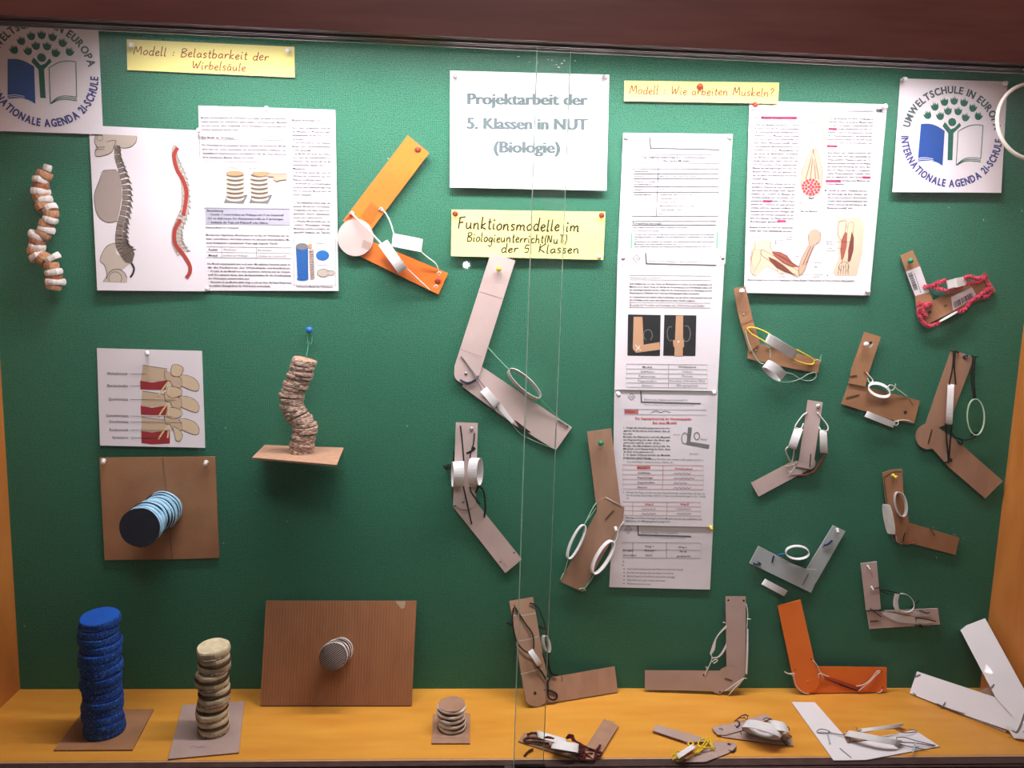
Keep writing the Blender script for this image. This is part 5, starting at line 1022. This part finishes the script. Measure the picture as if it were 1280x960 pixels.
# I long grey with round joint
Z(1135, 425, 4.685)
t = arm('large tan arm model with a round elbow and black cords near the right wall', G(WALL, 130, 600))
slab(WALL, [(255, 55), (388, 100), (240, 490), (160, 520), (100, 500)], .004, .002, S_, CARD, t)
slab(WALL, arc(118, 566, 72, 75, 262, 16, 74)+[(118, 490), (160, 500), (300, 600), (556, 826), (452, 928), (240, 745), (145, 638)], .0065, .002, S_, CARD, t)
brad(WALL, 130, 565, .0087, t, a=-75, L=42, w=8, m=DCARD)
loop(WALL, (246, 376), .020, (-6, 118, 0), (0, 0, .012), (19, 2, .002), parent=t); loop(WALL, (396, 450), .018, (4, 104, 0), (48, -4, .004), (3, 1, .004), parent=t, m=mat('pale_green_paper', (214, 232, 206), rough=.7), th=.0012)
k_ = dict(name='cord', m=BLACK, parent=t)
for P in ([(250, 62, .008), (275, 66, .010), (296, 74, .008)], [(268, 68, .010), (262, 160, .016), (240, 262, .022)], [(276, 68, .010), (272, 160, .016), (280, 262, .022)], [(220, 490, .022), (226, 580, .016), (236, 690, .010), (232, 730, .006)], [(258, 490, .022), (248, 590, .016), (240, 690, .010)], [(205, 720, .008), (232, 715, .010), (256, 705, .010), (240, 690, .011)], [(372, 92, .008), (390, 100, .010), (408, 98, .008)], [(382, 96, .010), (372, 230, .014), (388, 345, .018)], [(392, 100, .010), (386, 240, .014), (396, 345, .018)], [(258, 500, .018), (250, 530, .012), (270, 565, .010), (320, 585, .010), (380, 575, .014), (410, 545, .018), (390, 555, .018)], [(290, 590, .010), (310, 612, .012), (320, 590, .012), (300, 575, .010)], [(368, 565, .014), (384, 545, .018), (408, 540, .018)]): tube(WALL, P, .0016, **k_)
pin(335, 98, PINN, 'navy dome pin at the top of the large tan arm near the right wall', h=.0063, kind='dome', r=.0058)
# J brown, two bands left
Z(1095, 580, 8.0)
t = arm('rough brown arm model with two white bands, hung by a yellow pin at right', G(WALL, 240, 780))
slab(WALL, [(230, 785), (290, 600), (340, 590), (834, 738), (795, 908), (370, 800)], .004, .0028, S_, CARDW, t)
slab(WALL, [(65, 90), (160, 60), (262, 50), (272, 260), (335, 600), (275, 770), (215, 785), (165, 600), (100, 380)], .007, .0028, S_, CARDW, t)
stroke3(WALL, [(78, 140), (170, 84), (255, 80)], 10, .0101, 'torn_edge', DCARD, t); stroke3(WALL, [(80, 130), (92, 250), (112, 390)], 8, .0101, 'torn_edge', DCARD, t)
loop(WALL, (240, 402), .020, (22, 122, 0), (56, -4, .010), (16, 2, .012), parent=t); loop(WALL, (128, 552), .018, (28, 150, 0), (20, 0, .008), (30, 4, .008), parent=t)
tube(WALL, [(150, 700, .012), (200, 770, .010), (260, 800, .010), (340, 790, .009), (400, 765, .008)], .0009, name='thread', m=REDTH, parent=t); tube(WALL, [(200, 720, .010), (215, 780, .010), (300, 802, .009), (390, 780, .008)], .0007, name='thread', m=WSTR, parent=t)
tube(WALL, [(300, 660, .008), (280, 720, .010), (270, 770, .010)], .0012, name='thread', m=BLACK, parent=t); tube(WALL, [(540, 660, .008), (560, 640, .014), (582, 628, .016)], .0010, name='wire', m=BRASS, parent=t); tube(WALL, [(556, 650, .008), (580, 690, .009), (585, 720, .008)], .0008, name='wire', m=BRASS, parent=t)
pin(188, 124, PINY, 'yellow push pin at the top of the rough brown arm', h=.010, kind='push', tilt=(.5, -.3), r=.0042)
# K blue-grey
Z(930, 650, 9.481)
t = arm('pale blue-grey arm model opening upward with a white ring inside its angle', G(WALL, 800, 850))
slab(WALL, [(1058, 62), (1202, 134), (850, 750), (740, 620), (738, 585)], .004, .002, S_, CARDB, t, EDGEP)
slab(WALL, [(172, 308), (600, 530), (740, 585), (860, 590), (850, 740), (795, 862), (66, 512)], .0065, .002, S_, CARDB, t, EDGEP)
brad(WALL, 730, 705, .0088, t, a=-62, L=78, w=12, m=GREYTH)
loop(WALL, (632, 385), .014, (142, 4, 0), (0, 80, .004), (4, 12, .005), parent=t, m=LOOP, th=.0012); loop(WALL, (362, 800), .010, (135, 72, 0), (0, 0, .008), (22, -32, 0), parent=t)
n_ = dict(name='thread', m=NAVYTH, parent=t)
tube(WALL, [(110, 510, .010), (140, 525, .011), (190, 522, .010)], .0016, **n_); tube(WALL, [(165, 495, .010), (185, 510, .011), (200, 525, .010)], .0013, **n_); tube(WALL, [(335, 500, .009), (342, 460, .010), (355, 425, .009)], .0018, **n_)
tube(WALL, [(945, 300, .008), (990, 290, .010), (1045, 242, .008)], .0020, **n_); tube(WALL, [(400, 415, .006), (450, 402, .010), (490, 400, .014)], .0014, name='thread', m=PINB, parent=t); tube(WALL, [(930, 330, .008), (948, 300, .009)], .0007, **n_)
pin(1110, 130, PINW, 'white push pin at the tip of the blue-grey arm', h=.007, tilt=(-.2, -.4), r=.0040)
# L white-pink with black cords
Z(1070, 695, 10.109)
t = arm('small pale pink arm model laced with thin black cords, above the deep orange arm', G(WALL, 180, 900))
slab(WALL, [(60, 95), (262, 70), (315, 668), (240, 690), (130, 690)], .0065, .002, S_, CARDP, t, EDGEP)
slab(WALL, [(135, 695), (360, 690), (1035, 662), (1060, 865), (172, 922)], .004, .002, S_, CARDP, t, EDGEP)
slab(WALL, [(310, 695), (740, 770), (770, 860), (520, 835), (330, 740)], .0072, .0006, 'paper_strip', LOOP, t); slab(WALL, [(770, 780), (980, 822), (1000, 845), (760, 862)], .0072, .0006, 'paper_strip', LOOP, t); slab(WALL, [(400, 690), (720, 680), (920, 760), (760, 768)], .0066, .0006, 'paper_strip', LOOP, t)
V = []
loop(WALL, (610, 590), .016, (-122, -20, 0), (10, 112, .002), (6, 4, .0045), parent=t, m=LOOP, n=24)
slab(WALL, [(488, 475), (550, 485), (530, 570), (545, 688), (500, 690), (470, 630), (470, 560)], .018, .0006, 'paper_strip', LOOP, t)
K = dict(name='cord', m=BLACK, parent=t)
for P in ([(215, 420, .010), (290, 400, .010), (300, 425, .006), (400, 440, .012), (480, 460, .016)], [(300, 430, .006), (380, 470, .012), (470, 488, .016)], [(340, 425, .010), (440, 445, .014), (560, 480, .018)], [(120, 690, .008), (250, 686, .010), (350, 690, .008)], [(180, 662, .010), (240, 710, .011), (320, 768, .008)], [(175, 826, .007), (280, 822, .007)], [(760, 782, .010), (860, 795, .011), (1010, 826, .008)], [(800, 685, .008), (890, 720, .010), (930, 712, .008)], [(730, 870, .005), (800, 885, .007), (830, 890, .006)], [(800, 560, .014), (740, 620, .014), (700, 655, .012)]): tube(WALL, P, .0010, **K)
tube(WALL, [(800, 875, .006), (822, 885, .008), (835, 900, .006)], .0024, **K)
stud(WALL, 320, 830, .0076, t, r=.0016, m=STEEL)
stroke3(WALL, [(160, 170), (185, 195), (180, 215), (205, 210), (190, 235), (215, 245), (195, 275)], 4, .0087, 'pencil_mark', GREYTH, t)
pin(162, 145, PINW, 'small white pin at the top of the pink arm laced with black', h=.0085, r=.0020); pin(208, 408, PINW, 'small white pin halfway down the pink arm laced with black', h=.0085, r=.0024)
# ---------------- standing and leaning
# Q leaning brown with black cord
Z(630, 740, 6.4)
SQ = lean((662, 884), (771, 866), (652, 745)); t = arm('brown arm model with wavy black cord leaning behind the glass seam', G(SQ, 240, 910))
slab(SQ, [(345, 690), (885, 595), (912, 800), (300, 900), (270, 880)], 0, .003, S_, CARD, t)
slab(SQ, [(42, 72), (232, 40), (345, 690)]+arc(258, 830, 92, 0, 160, 12, 88), .0035, .003, S_, CARD, t)
for P in ([(68, 192), (160, 186), (255, 168)], [(104, 390), (180, 382), (275, 355)], [(132, 658), (200, 640), (310, 612)]): stroke3(SQ, P, 7, .0068, 'crease', EDGEP, t)
hole(SQ, 248, 810, .0067, t, .0034); stroke3(SQ, [(458, 672), (464, 700), (458, 718)], 5, .0034, 'slit', HOLE, t); hole(SQ, 84, 108, .0067, t, .0015)
K = dict(name='cord', m=BLACK, parent=t)
tube(SQ, [(200, 488, .014), (150, 460, .012), (100, 390, .012), (72, 270, .010), (68, 180, .010), (84, 122, .010), (110, 160, .010), (170, 250, .010), (225, 330, .012), (238, 400, .012), (235, 455, .014)], .0015, **K)
tube(SQ, [(25, 245, .006), (45, 255, .008), (65, 262, .008)], .0026, **K)
tube(SQ, [(205, 92, .010), (240, 98, .010), (280, 140, .010), (320, 240, .010), (340, 320, .012), (340, 350, .014)], .0015, **K)
tube(SQ, [(275, 270, .006), (300, 285, .006), (325, 292, .010)], .0022, **K); tube(SQ, [(278, 290, .004), (285, 420, .004), (320, 530, .006), (365, 630, .006), (380, 660, .006)], .0015, **K)
tube(SQ, [(360, 470, .014), (355, 560, .010), (380, 650, .008), (425, 662, .008)], .0017, **K)
tube(SQ, [(265, 590, .012), (320, 670, .012), (350, 740, .010), (352, 830, .008), (385, 862, .008), (420, 850, .006), (420, 815, .006), (370, 790, .006), (320, 782, .006)], .0017, **K); tube(SQ, [(380, 660, .008), (360, 700, .008), (345, 740, .009)], .0017, **K)
loop(SQ, (248, 524), .018, (38, 58, 0), (0, 0, .008), (18, -12, 0), parent=t); loop(SQ, (338, 415), .014, (14, 66, .0), (22, 0, .006), (12, 2, .007), parent=t)
# S grey pasteboard, right angle to the left
Z(800, 740, 7.386)
SS = lean((806, 864), (905, 868), (920, 745)); t = arm('grey-brown arm model standing with its forearm pointing left, under the worksheets', G(SS, 860, 940))
slab(SS, [(790, 40), (976, 40), (975, 760), (900, 860), (800, 760)], .0, .002, S_, CARDG, t)
slab(SS, [(45, 725), (725, 728)]+arc(825, 800, 118, 218, 470, 18, 112)+[(740, 945), (690, 930), (665, 910), (45, 905)], .0028, .002, S_, CARDG, t)
hole(SS, 816, 76, .0021, t, .0022); hole(SS, 958, 80, .0021, t, .0022); hole(SS, 588, 766, .0049, t, .0020); hole(SS, 738, 924, .0049, t, .0020)
brad(SS, 820, 810, .005, t, a=20, L=40, w=14)
ribn = dict(name='ribbon_band', m=LOOP, parent=t)
slab(SS, crom([(800, 300), (735, 370), (690, 440), (655, 535), (645, 570)], 4)+crom([(662, 572), (690, 530), (705, 440), (745, 380), (800, 330)], 4), .004, .0006, 'ribbon_band', LOOP, t)
slab(SS, crom([(800, 400), (795, 470), (755, 550), (715, 595), (665, 602)], 4)+crom([(665, 616), (725, 606), (775, 555), (800, 490), (803, 400)], 4), .001, .0006, 'ribbon_band', LOOP, t)
slab(SS, [(986, 340), (1000, 340), (1000, 560), (990, 762), (975, 750)], .004, .0008, 'ribbon_band', LOOP, t)
for P in ([(650, 570, .006), (665, 610, .006), (640, 680, .006), (612, 735, .006), (600, 772, .006)], [(665, 650, .006), (690, 625, .006), (718, 632, .006), (680, 660, .006)], [(605, 690, .006), (625, 700, .006), (612, 712, .006)], [(980, 110, .003), (995, 200, .002), (985, 340, .003)], [(985, 250, .004), (1005, 250, .004), (1022, 252, .004)], [(765, 280, .001), (790, 285, .002)], [(985, 800, .005), (950, 800, .008), (850, 870, .008), (785, 915, .006)], [(960, 800, .008), (880, 880, .008), (820, 950, .006)]): tube(SS, P, .0010, name='string', m=WSTR, parent=t)
# M deep orange
Z(965, 740, 7.113)
SM = lean((1010, 867), (1107, 866), (985, 755)); t = arm('deep orange arm model standing with a rounded foot and thin white strings', G(SM, 310, 905))
slab(SM, [(400, 665), (1020, 672), (1018, 888), (340, 900)], 0, .003, S_, ORANGE, t, ORANGED)
slab(SM, [(52, 124), (255, 70), (375, 600), (425, 760)]+arc(310, 790, 114, 0, 165, 14, 112), .0035, .003, S_, ORANGE, t, ORANGED)
for x, y in ((348, 598), (205, 692)): hole(SM, x, y, .0066, t, .0016)
for x, y in ((978, 708), (984, 852)): hole(SM, x, y, .0031, t, .0016)
w_ = dict(name='string', m=WSTR, parent=t)
tube(SM, [(360, 605, .008), (400, 650, .009), (435, 722, .009), (505, 752, .008)], .0010, **w_); tube(SM, [(435, 722, .010), (415, 735, .009), (418, 768, .008)], .0010, **w_); tube(SM, [(435, 722, .010), (462, 772, .008)], .0008, **w_)
tube(SM, [(110, 708, .006), (150, 728, .008), (195, 725, .008), (190, 745, .008), (160, 722, .008)], .0012, **w_); tube(SM, [(190, 745, .008), (215, 830, .008), (270, 890, .006), (330, 905, .006)], .0010, **w_)
tube(SM, [(748, 838, .006), (820, 822, .008), (880, 775, .008), (935, 705, .007), (960, 708, .006), (930, 735, .008), (870, 800, .008), (830, 830, .008), (770, 880, .006)], .0010, **w_); tube(SM, [(980, 865, .004), (965, 890, .005), (935, 895, .004)], .0010, **w_)
slab(SM, [(450, 730), (500, 752), (800, 850), (775, 885), (640, 840), (465, 775)], .0034, .0008, 'red_strip', mat('red_brown_strip', (186, 70, 34), rough=.7), t); slab(SM, [(470, 765), (640, 828), (770, 874), (750, 882), (620, 838)], .0044, .0006, 'slit', MAROON, t)
stud(SM, 318, 795, .0067, t, r=.0030, m=ORANGE)
# N big white leaning in the right corner
Z(1130, 765, 5.82)
a = FLOOR.p(*g(45, 600)); b = FLOOR.p(*g(790, 915)); c = WALL.p(*g(590, 45), .006)
SN = Surf(a, np.cross(b-a, c-a)); t = arm('largest white arm model, V-shaped, leaning in the lower right corner', b)
slab(SN, [(95, 432), (500, 566), (680, 625), (870, 640), (872, 800), (790, 870), (430, 745), (40, 590)], 0, .003, S_, PAPERW, t, EDGEP)
slab(SN, [(402, 116), (590, 45), (873, 560), (905, 700), (880, 860), (800, 918), (735, 820), (790, 760), (668, 625)], .0035, .003, S_, PAPERW, t, EDGEP)
slab(SN, [(735, 815), (790, 840), (830, 870), (905, 880), (880, 925), (800, 918)], .0068, .001, 'folded_paper', LOOP, t); slab(SN, [(598, 378), (650, 440), (640, 452), (585, 440)], .0066, .0003, 'glued_tape', mat('glossy_tape', (236, 228, 230), rough=.2, spec=.6), t)
slab(SN, [(440, 748), (600, 800), (745, 866), (740, 874), (590, 815), (436, 765)], -.004, .001, 'paper_strip', LOOP, t)
for P in ([(70, 470, .004), (95, 462, .006), (120, 455, .004)], [(655, 525, .008), (630, 548, .010), (600, 550, .006), (545, 565, 0)], [(300, 655, .005), (285, 680, .006), (255, 720, .003)], [(240, 665, .005), (270, 680, .006), (330, 705, .006), (440, 740, .004)], [(65, 588, .004), (85, 604, .005), (78, 594, .006)], [(785, 860, .009), (820, 870, .010), (850, 810, .010), (873, 740, .009)], [(675, 885, .003), (690, 900, .004), (740, 912, .003), (780, 915, .003)]): tube(SN, P, .0010, name='wire', m=GREYTH, parent=t)
slab(SN, [(545, 565), (620, 545), (640, 560), (662, 615), (620, 608)], -.010, .001, 'brown_strip', CARD, t)
# ---------------- lying on the shelf
# O white paper angle
Z(985, 870, 6.564)
t = arm('white paper arm model lying flat near the front edge with bands and grey strings', G(FLOOR, 370, 525))
slab(FLOOR, [(28, 48), (220, 50), (440, 300), (500, 380), (700, 340), (1040, 280), (1245, 412), (640, 524), (375, 528)], .001, .0015, S_, PAPERW, t, EDGEP)
h = .002
loop(FLOOR, (700, 345), .012, (218, 42, 0), (0, 0, .011), (18, -22, .003), parent=t, n=34); loop(FLOOR, (760, 262), .012, (180, -22, 0), (0, 0, .010), (16, -16, .002), parent=t, n=34)
for P in ([(235, 292, .006), (262, 272, .008), (320, 280, .008), (345, 300, .006), (300, 305, .005), (240, 300, .004)], [(330, 295, .005), (400, 312, .006), (460, 318, .008), (520, 300, .014)], [(890, 340, .010), (960, 340, .012), (1060, 370, .010), (1210, 405, .005)], [(890, 345, .010), (920, 395, .008), (1140, 440, .004)], [(905, 380, .008), (1040, 385, .010), (1200, 410, .005)], [(860, 260, .014), (940, 300, .010), (1040, 295, .006), (1045, 280, .006), (990, 275, .008)], [(560, 255, .012), (575, 290, .016), (600, 275, .018)], [(500, 300, .016), (515, 340, .014), (520, 375, .008)], [(485, 285, .010), (495, 340, .010), (490, 380, .006)]): tube(FLOOR, P, .0009, name='string', m=GREYTH, parent=t)
slab(FLOOR, [(318, 310), (332, 310), (352, 392), (338, 392)], .004, .0006, 'string_tag', CARDB, t); slab(FLOOR, [(1040, 376), (1056, 380), (1030, 468), (1014, 455)], .010, .0006, 'string_tag', CARDB, t)
stroke3(FLOOR, [(424, 428), (520, 508)], 9, .0028, 'slit', GREYTH, t)
slab(FLOOR, [(450, 308), (600, 305), (740, 345), (560, 372), (510, 378), (486, 380)], .004, .0006, 'brown_strip', CARD, t)
# P left: yellow thread
Z(800, 880, 6.4)
t = arm('small brown arm model lying open on the shelf tangled in yellow thread', G(FLOOR, 560, 440))
fslab([(100, 212), (128, 165), (470, 258), (560, 300), (380, 305)], .004, .002, S_, CARDG, t)
fslab([(600, 300), (745, 305), (774, 330), (768, 352), (700, 395), (525, 462), (350, 466), (420, 420)], .001, .002, S_, CARDG, t)
lathe('fastener', G(FLOOR, 713, 320, .003), (0, 0, 1), [(.0045, 0), (.0045, .0008), (.003, .0012)], CARD, t, seg=14); hole(FLOOR, 713, 320, .0043, t, .0026)
tube(FLOOR, [(700, 372, .001), (740, 380, .003), (765, 355, .003)], .002, name='fastener', m=DCARD, parent=t)
y_ = dict(name='thread', m=YSTR, parent=t)
for P in ([(380, 325, .006), (400, 300, .010), (430, 320, .010), (400, 335, .008), (385, 310, .008)], [(440, 400, .008), (500, 330, .012), (545, 270, .012), (560, 280, .012), (490, 370, .010), (440, 398, .006)], [(470, 350, .012), (470, 300, .014), (520, 280, .012), (590, 360, .006), (580, 370, .004)], [(450, 330, .01), (520, 350, .012), (600, 345, .006)], [(560, 270, .012), (570, 310, .010), (585, 365, .006)], [(255, 440, .004), (260, 410, .008), (300, 395, .012), (345, 400, .012), (345, 440, .008), (310, 460, .004), (285, 430, .008), (300, 400, .014)], [(260, 450, .003), (300, 430, .010), (330, 455, .005), (350, 420, .008)], [(250, 430, .004), (290, 380, .014), (330, 390, .014), (325, 445, .006)]): tube(FLOOR, P, .0015, **y_)
loop(FLOOR, (365, 380), .012, (66, -44, 0), (0, 0, .009), (12, 16, .002), parent=t, n=22)
# P right: pale with navy thread
t = arm('flat brown arm model folded nearly shut under a curled white band with navy thread', G(FLOOR, 600, 240))
fslab([(576, 195), (600, 178), (760, 150), (1000, 80), (1050, 110), (870, 196), (680, 248), (620, 245)], .0035, .002, S_, CARDG, t)
fslab([(590, 225), (640, 245), (870, 180), (1200, 262), (1228, 332), (1100, 322), (660, 262)], .001, .002, S_, CARDG, t)
lathe('fastener', G(FLOOR, 648, 203, .0055), (0, 0, 1), [(.0038, 0), (.0038, .0008), (.002, .0012)], STEEL, t, seg=14)
loop(FLOOR, (985, 205), .020, (150, 42, 0), (10, -22, .017), (-20, 30, .004), parent=t, n=30, th=.001); loop(FLOOR, (1110, 185), .020, (70, 12, 0), (0, -10, .015), (16, 40, 0), parent=t, n=22)
for P in ([(755, 140, .006), (790, 110, .012), (830, 90, .014), (870, 95, .018)], [(760, 130, .004), (800, 150, .008), (770, 190, .006), (800, 170, .006), (780, 120, .010), (840, 110, .014)], [(800, 100, .012), (850, 85, .016), (860, 130, .012), (830, 100, .014)], [(760, 170, .006), (790, 200, .005), (815, 245, .003)], [(985, 125, .020), (1010, 110, .022), (1040, 120, .020), (1060, 130, .02)], [(1060, 210, .020), (1100, 200, .022), (1090, 230, .018), (1130, 270, .010), (1160, 320, .004), (1190, 330, .003), (1150, 305, .006)], [(1060, 200, .022), (1080, 240, .016), (1120, 240, .014)], [(1180, 180, .018), (1195, 200, .012), (1185, 245, .008), (1215, 260, .005), (1180, 270, .006)], [(1130, 300, .006), (1170, 300, .006), (1205, 325, .003)]): tube(FLOOR, P, .0008, name='thread', m=NAVYTH, parent=t)
# R maroon wool
Z(630, 890, 8.0)
t = arm('brown arm model with maroon wool lying on the shelf behind the glass seam', G(FLOOR, 780, 480))
fslab([(1000, 68), (1145, 138), (985, 400), (900, 475), (740, 350), (830, 330)], .004, .002, S_, CARD, t)
fslab([(145, 292), (205, 205), (500, 250), (780, 330), (905, 420), (880, 485), (750, 482), (420, 380)], .001, .002, S_, CARD, t)
loop(FLOOR, (480, 262), .014, (150, 42, 0), (0, 0, .010), (-12, -36, 0), parent=t); loop(FLOOR, (610, 342), .016, (132, 22, 0), (0, 0, .010), (-4, 44, 0), parent=t)
m_ = dict(name='wool', m=MAROON, parent=t)
for P in ([(235, 225, .006), (290, 210, .012), (330, 215, .016)], [(500, 268, .024), (430, 255, .024), (380, 270, .018), (260, 262, .010), (200, 275, .006), (230, 300, .006), (310, 300, .008), (450, 318, .012)], [(205, 445, .001), (240, 400, .003), (290, 372, .004)], [(630, 265, .014), (650, 232, .020), (690, 240, .018), (680, 270, .016), (730, 300, .014), (800, 345, .012), (900, 385, .008), (940, 400, .008)], [(620, 262, .014), (665, 250, .016), (700, 270, .014), (650, 245, .02)], [(755, 330, .014), (800, 360, .014), (770, 410, .012), (730, 430, .008), (790, 440, .008), (800, 400, .012), (750, 390, .012)], [(760, 480, .004), (820, 482, .005), (890, 485, .005), (915, 440, .008), (920, 395, .010), (955, 345, .010), (960, 335, .01)], [(930, 400, .008), (975, 410, .008), (960, 440, .006), (910, 430, .006)], [(720, 420, .008), (760, 470, .005), (810, 440, .008), (760, 350, .012), (790, 330, .012)], [(800, 430, .005), (850, 420, .006), (890, 420, .006)]):
    tube(FLOOR, P, .0022, fuzz=.25, **m_)
stud(FLOOR, 850, 432, .0062, t, r=.003)
stroke3(FLOOR, [(1040, 95), (1055, 85), (1062, 105), (1080, 92), (1095, 108), (1112, 100)], 4, .0062, 'pencil_mark', GREYTH, t)
# ============================================================ PINS HOLDING THE PAPERS
Z()
for x, y, m, lb, k, r in ((164, 56, PINW, 'white pin at the left end of the Belastbarkeit note', 'push', .0046), (360, 63, PINW, 'white pin at the right end of the Belastbarkeit note', 'push', .0042),
    (333, 136, PINW, 'white pin at the top edge of the textbook page with disc stacks', 'push', .0046), (248, 163, PINW, 'white pin between the spine print and textbook page at their upper corner', 'push', .0044), (259, 361, PINW, 'white pin between the spine print and textbook page at their foot', 'push', .0044),
    (569, 96, PINC, 'grey pin in the upper left corner of the title sheet', 'push', .0042), (756, 97, PINC, 'grey pin in the upper right corner of the title sheet', 'push', .0044),
    (569, 267, PINR, 'red pin in the upper left corner of the black-lettered yellow note', 'dome', .0056), (752, 269, PINR, 'red pin in the upper right corner of the black-lettered yellow note', 'dome', .0056), (749, 321, PINW, 'white pin in the lower right corner of the black-lettered yellow note', 'push', .0040),
    (783, 173, PINC, 'grey pin in the upper left corner of the topmost worksheet', 'push', .0040), (912, 173, PINC, 'grey pin in the upper right corner of the topmost worksheet', 'push', .0040),
    (779, 323, PINC, 'grey pin where the first and second worksheet overlap, left side', 'push', .0040), (903, 322, PINC, 'grey pin where the first and second worksheet overlap, right side', 'push', .0040),
    (773, 493, PINW, 'white pin where the second and third worksheet overlap, left side', 'push', .0046), (893, 491, PINW, 'white pin where the second and third worksheet overlap, right side', 'push', .0042), (889, 660, PINY, 'yellow pin at the right edge where the lowest two worksheets overlap', 'push', .0040),
    (875, 108, PINR, 'red pin above the word arbeiten on the pale yellow note', 'dome', .0056), (944, 131, PINR, 'red pin in the upper left corner of the muscle page', 'push', .0046), (1107, 133, PINW, 'white pin in the upper right corner of the muscle page', 'push', .0044), (1085, 364, PINW, 'white pin in the lower right corner of the muscle page', 'push', .0044),
    (1131, 99, PINW, 'white pin in the upper left corner of the right emblem sheet', 'push', .0044), (1257, 104, PINW, 'white pin in the upper right corner of the right emblem sheet', 'push', .0044), (184, 442, PINW, 'white pin at the top edge of the vertebra print', 'push', .0044),
    (129, 577, PINW, 'white pin in the upper left corner of the square brown card', 'push', .0048), (257, 579, PINW, 'white pin in the upper right corner of the square brown card', 'push', .0048)):
    dx = (x-650)/900.0
    pin(x, y, m, lb, h=.0075, kind=k, r=r, tilt=(-dx*.5+random.uniform(-.25, .25), random.uniform(-.5, -.15)))
# ============================================================ CREAM CABLE LOOP AT THE RIGHT WALL
t = thing('cable_loop', 'cream cable loop hanging in front of the right emblem sheet at the frame edge', 'cable', (W-.001, -.12, .9))
cc = WALL.p(1291, 152, .10); rr = .0672
V_ = [cc+np.array([rr*math.cos(a), 0.012*math.sin(a), rr*1.02*math.sin(a)]) for a in np.linspace(math.radians(28), math.radians(388-34), 22)]
V_.append(np.array([W-.012, -.10, cc[2]-.03])); V_.append(np.array([W-.004, -.10, cc[2]-.10])); V_.append(np.array([W-.004, -.10, cc[2]-.24]))
V_.insert(0, np.array([W-.006, -.10, cc[2]+.06])); V_.insert(0, np.array([W-.004, -.10, cc[2]+.16]))
tubew(V_, .0036, 'cable', CREAMC, t, k=3, seg=10); lathe('wall_clip', (W, -.10, cc[2]+.10), (-1, 0, 0), [(.010, 0), (.010, .006), (.006, .009)], CREAMC, t, seg=14, ref=(0, 1, 0))
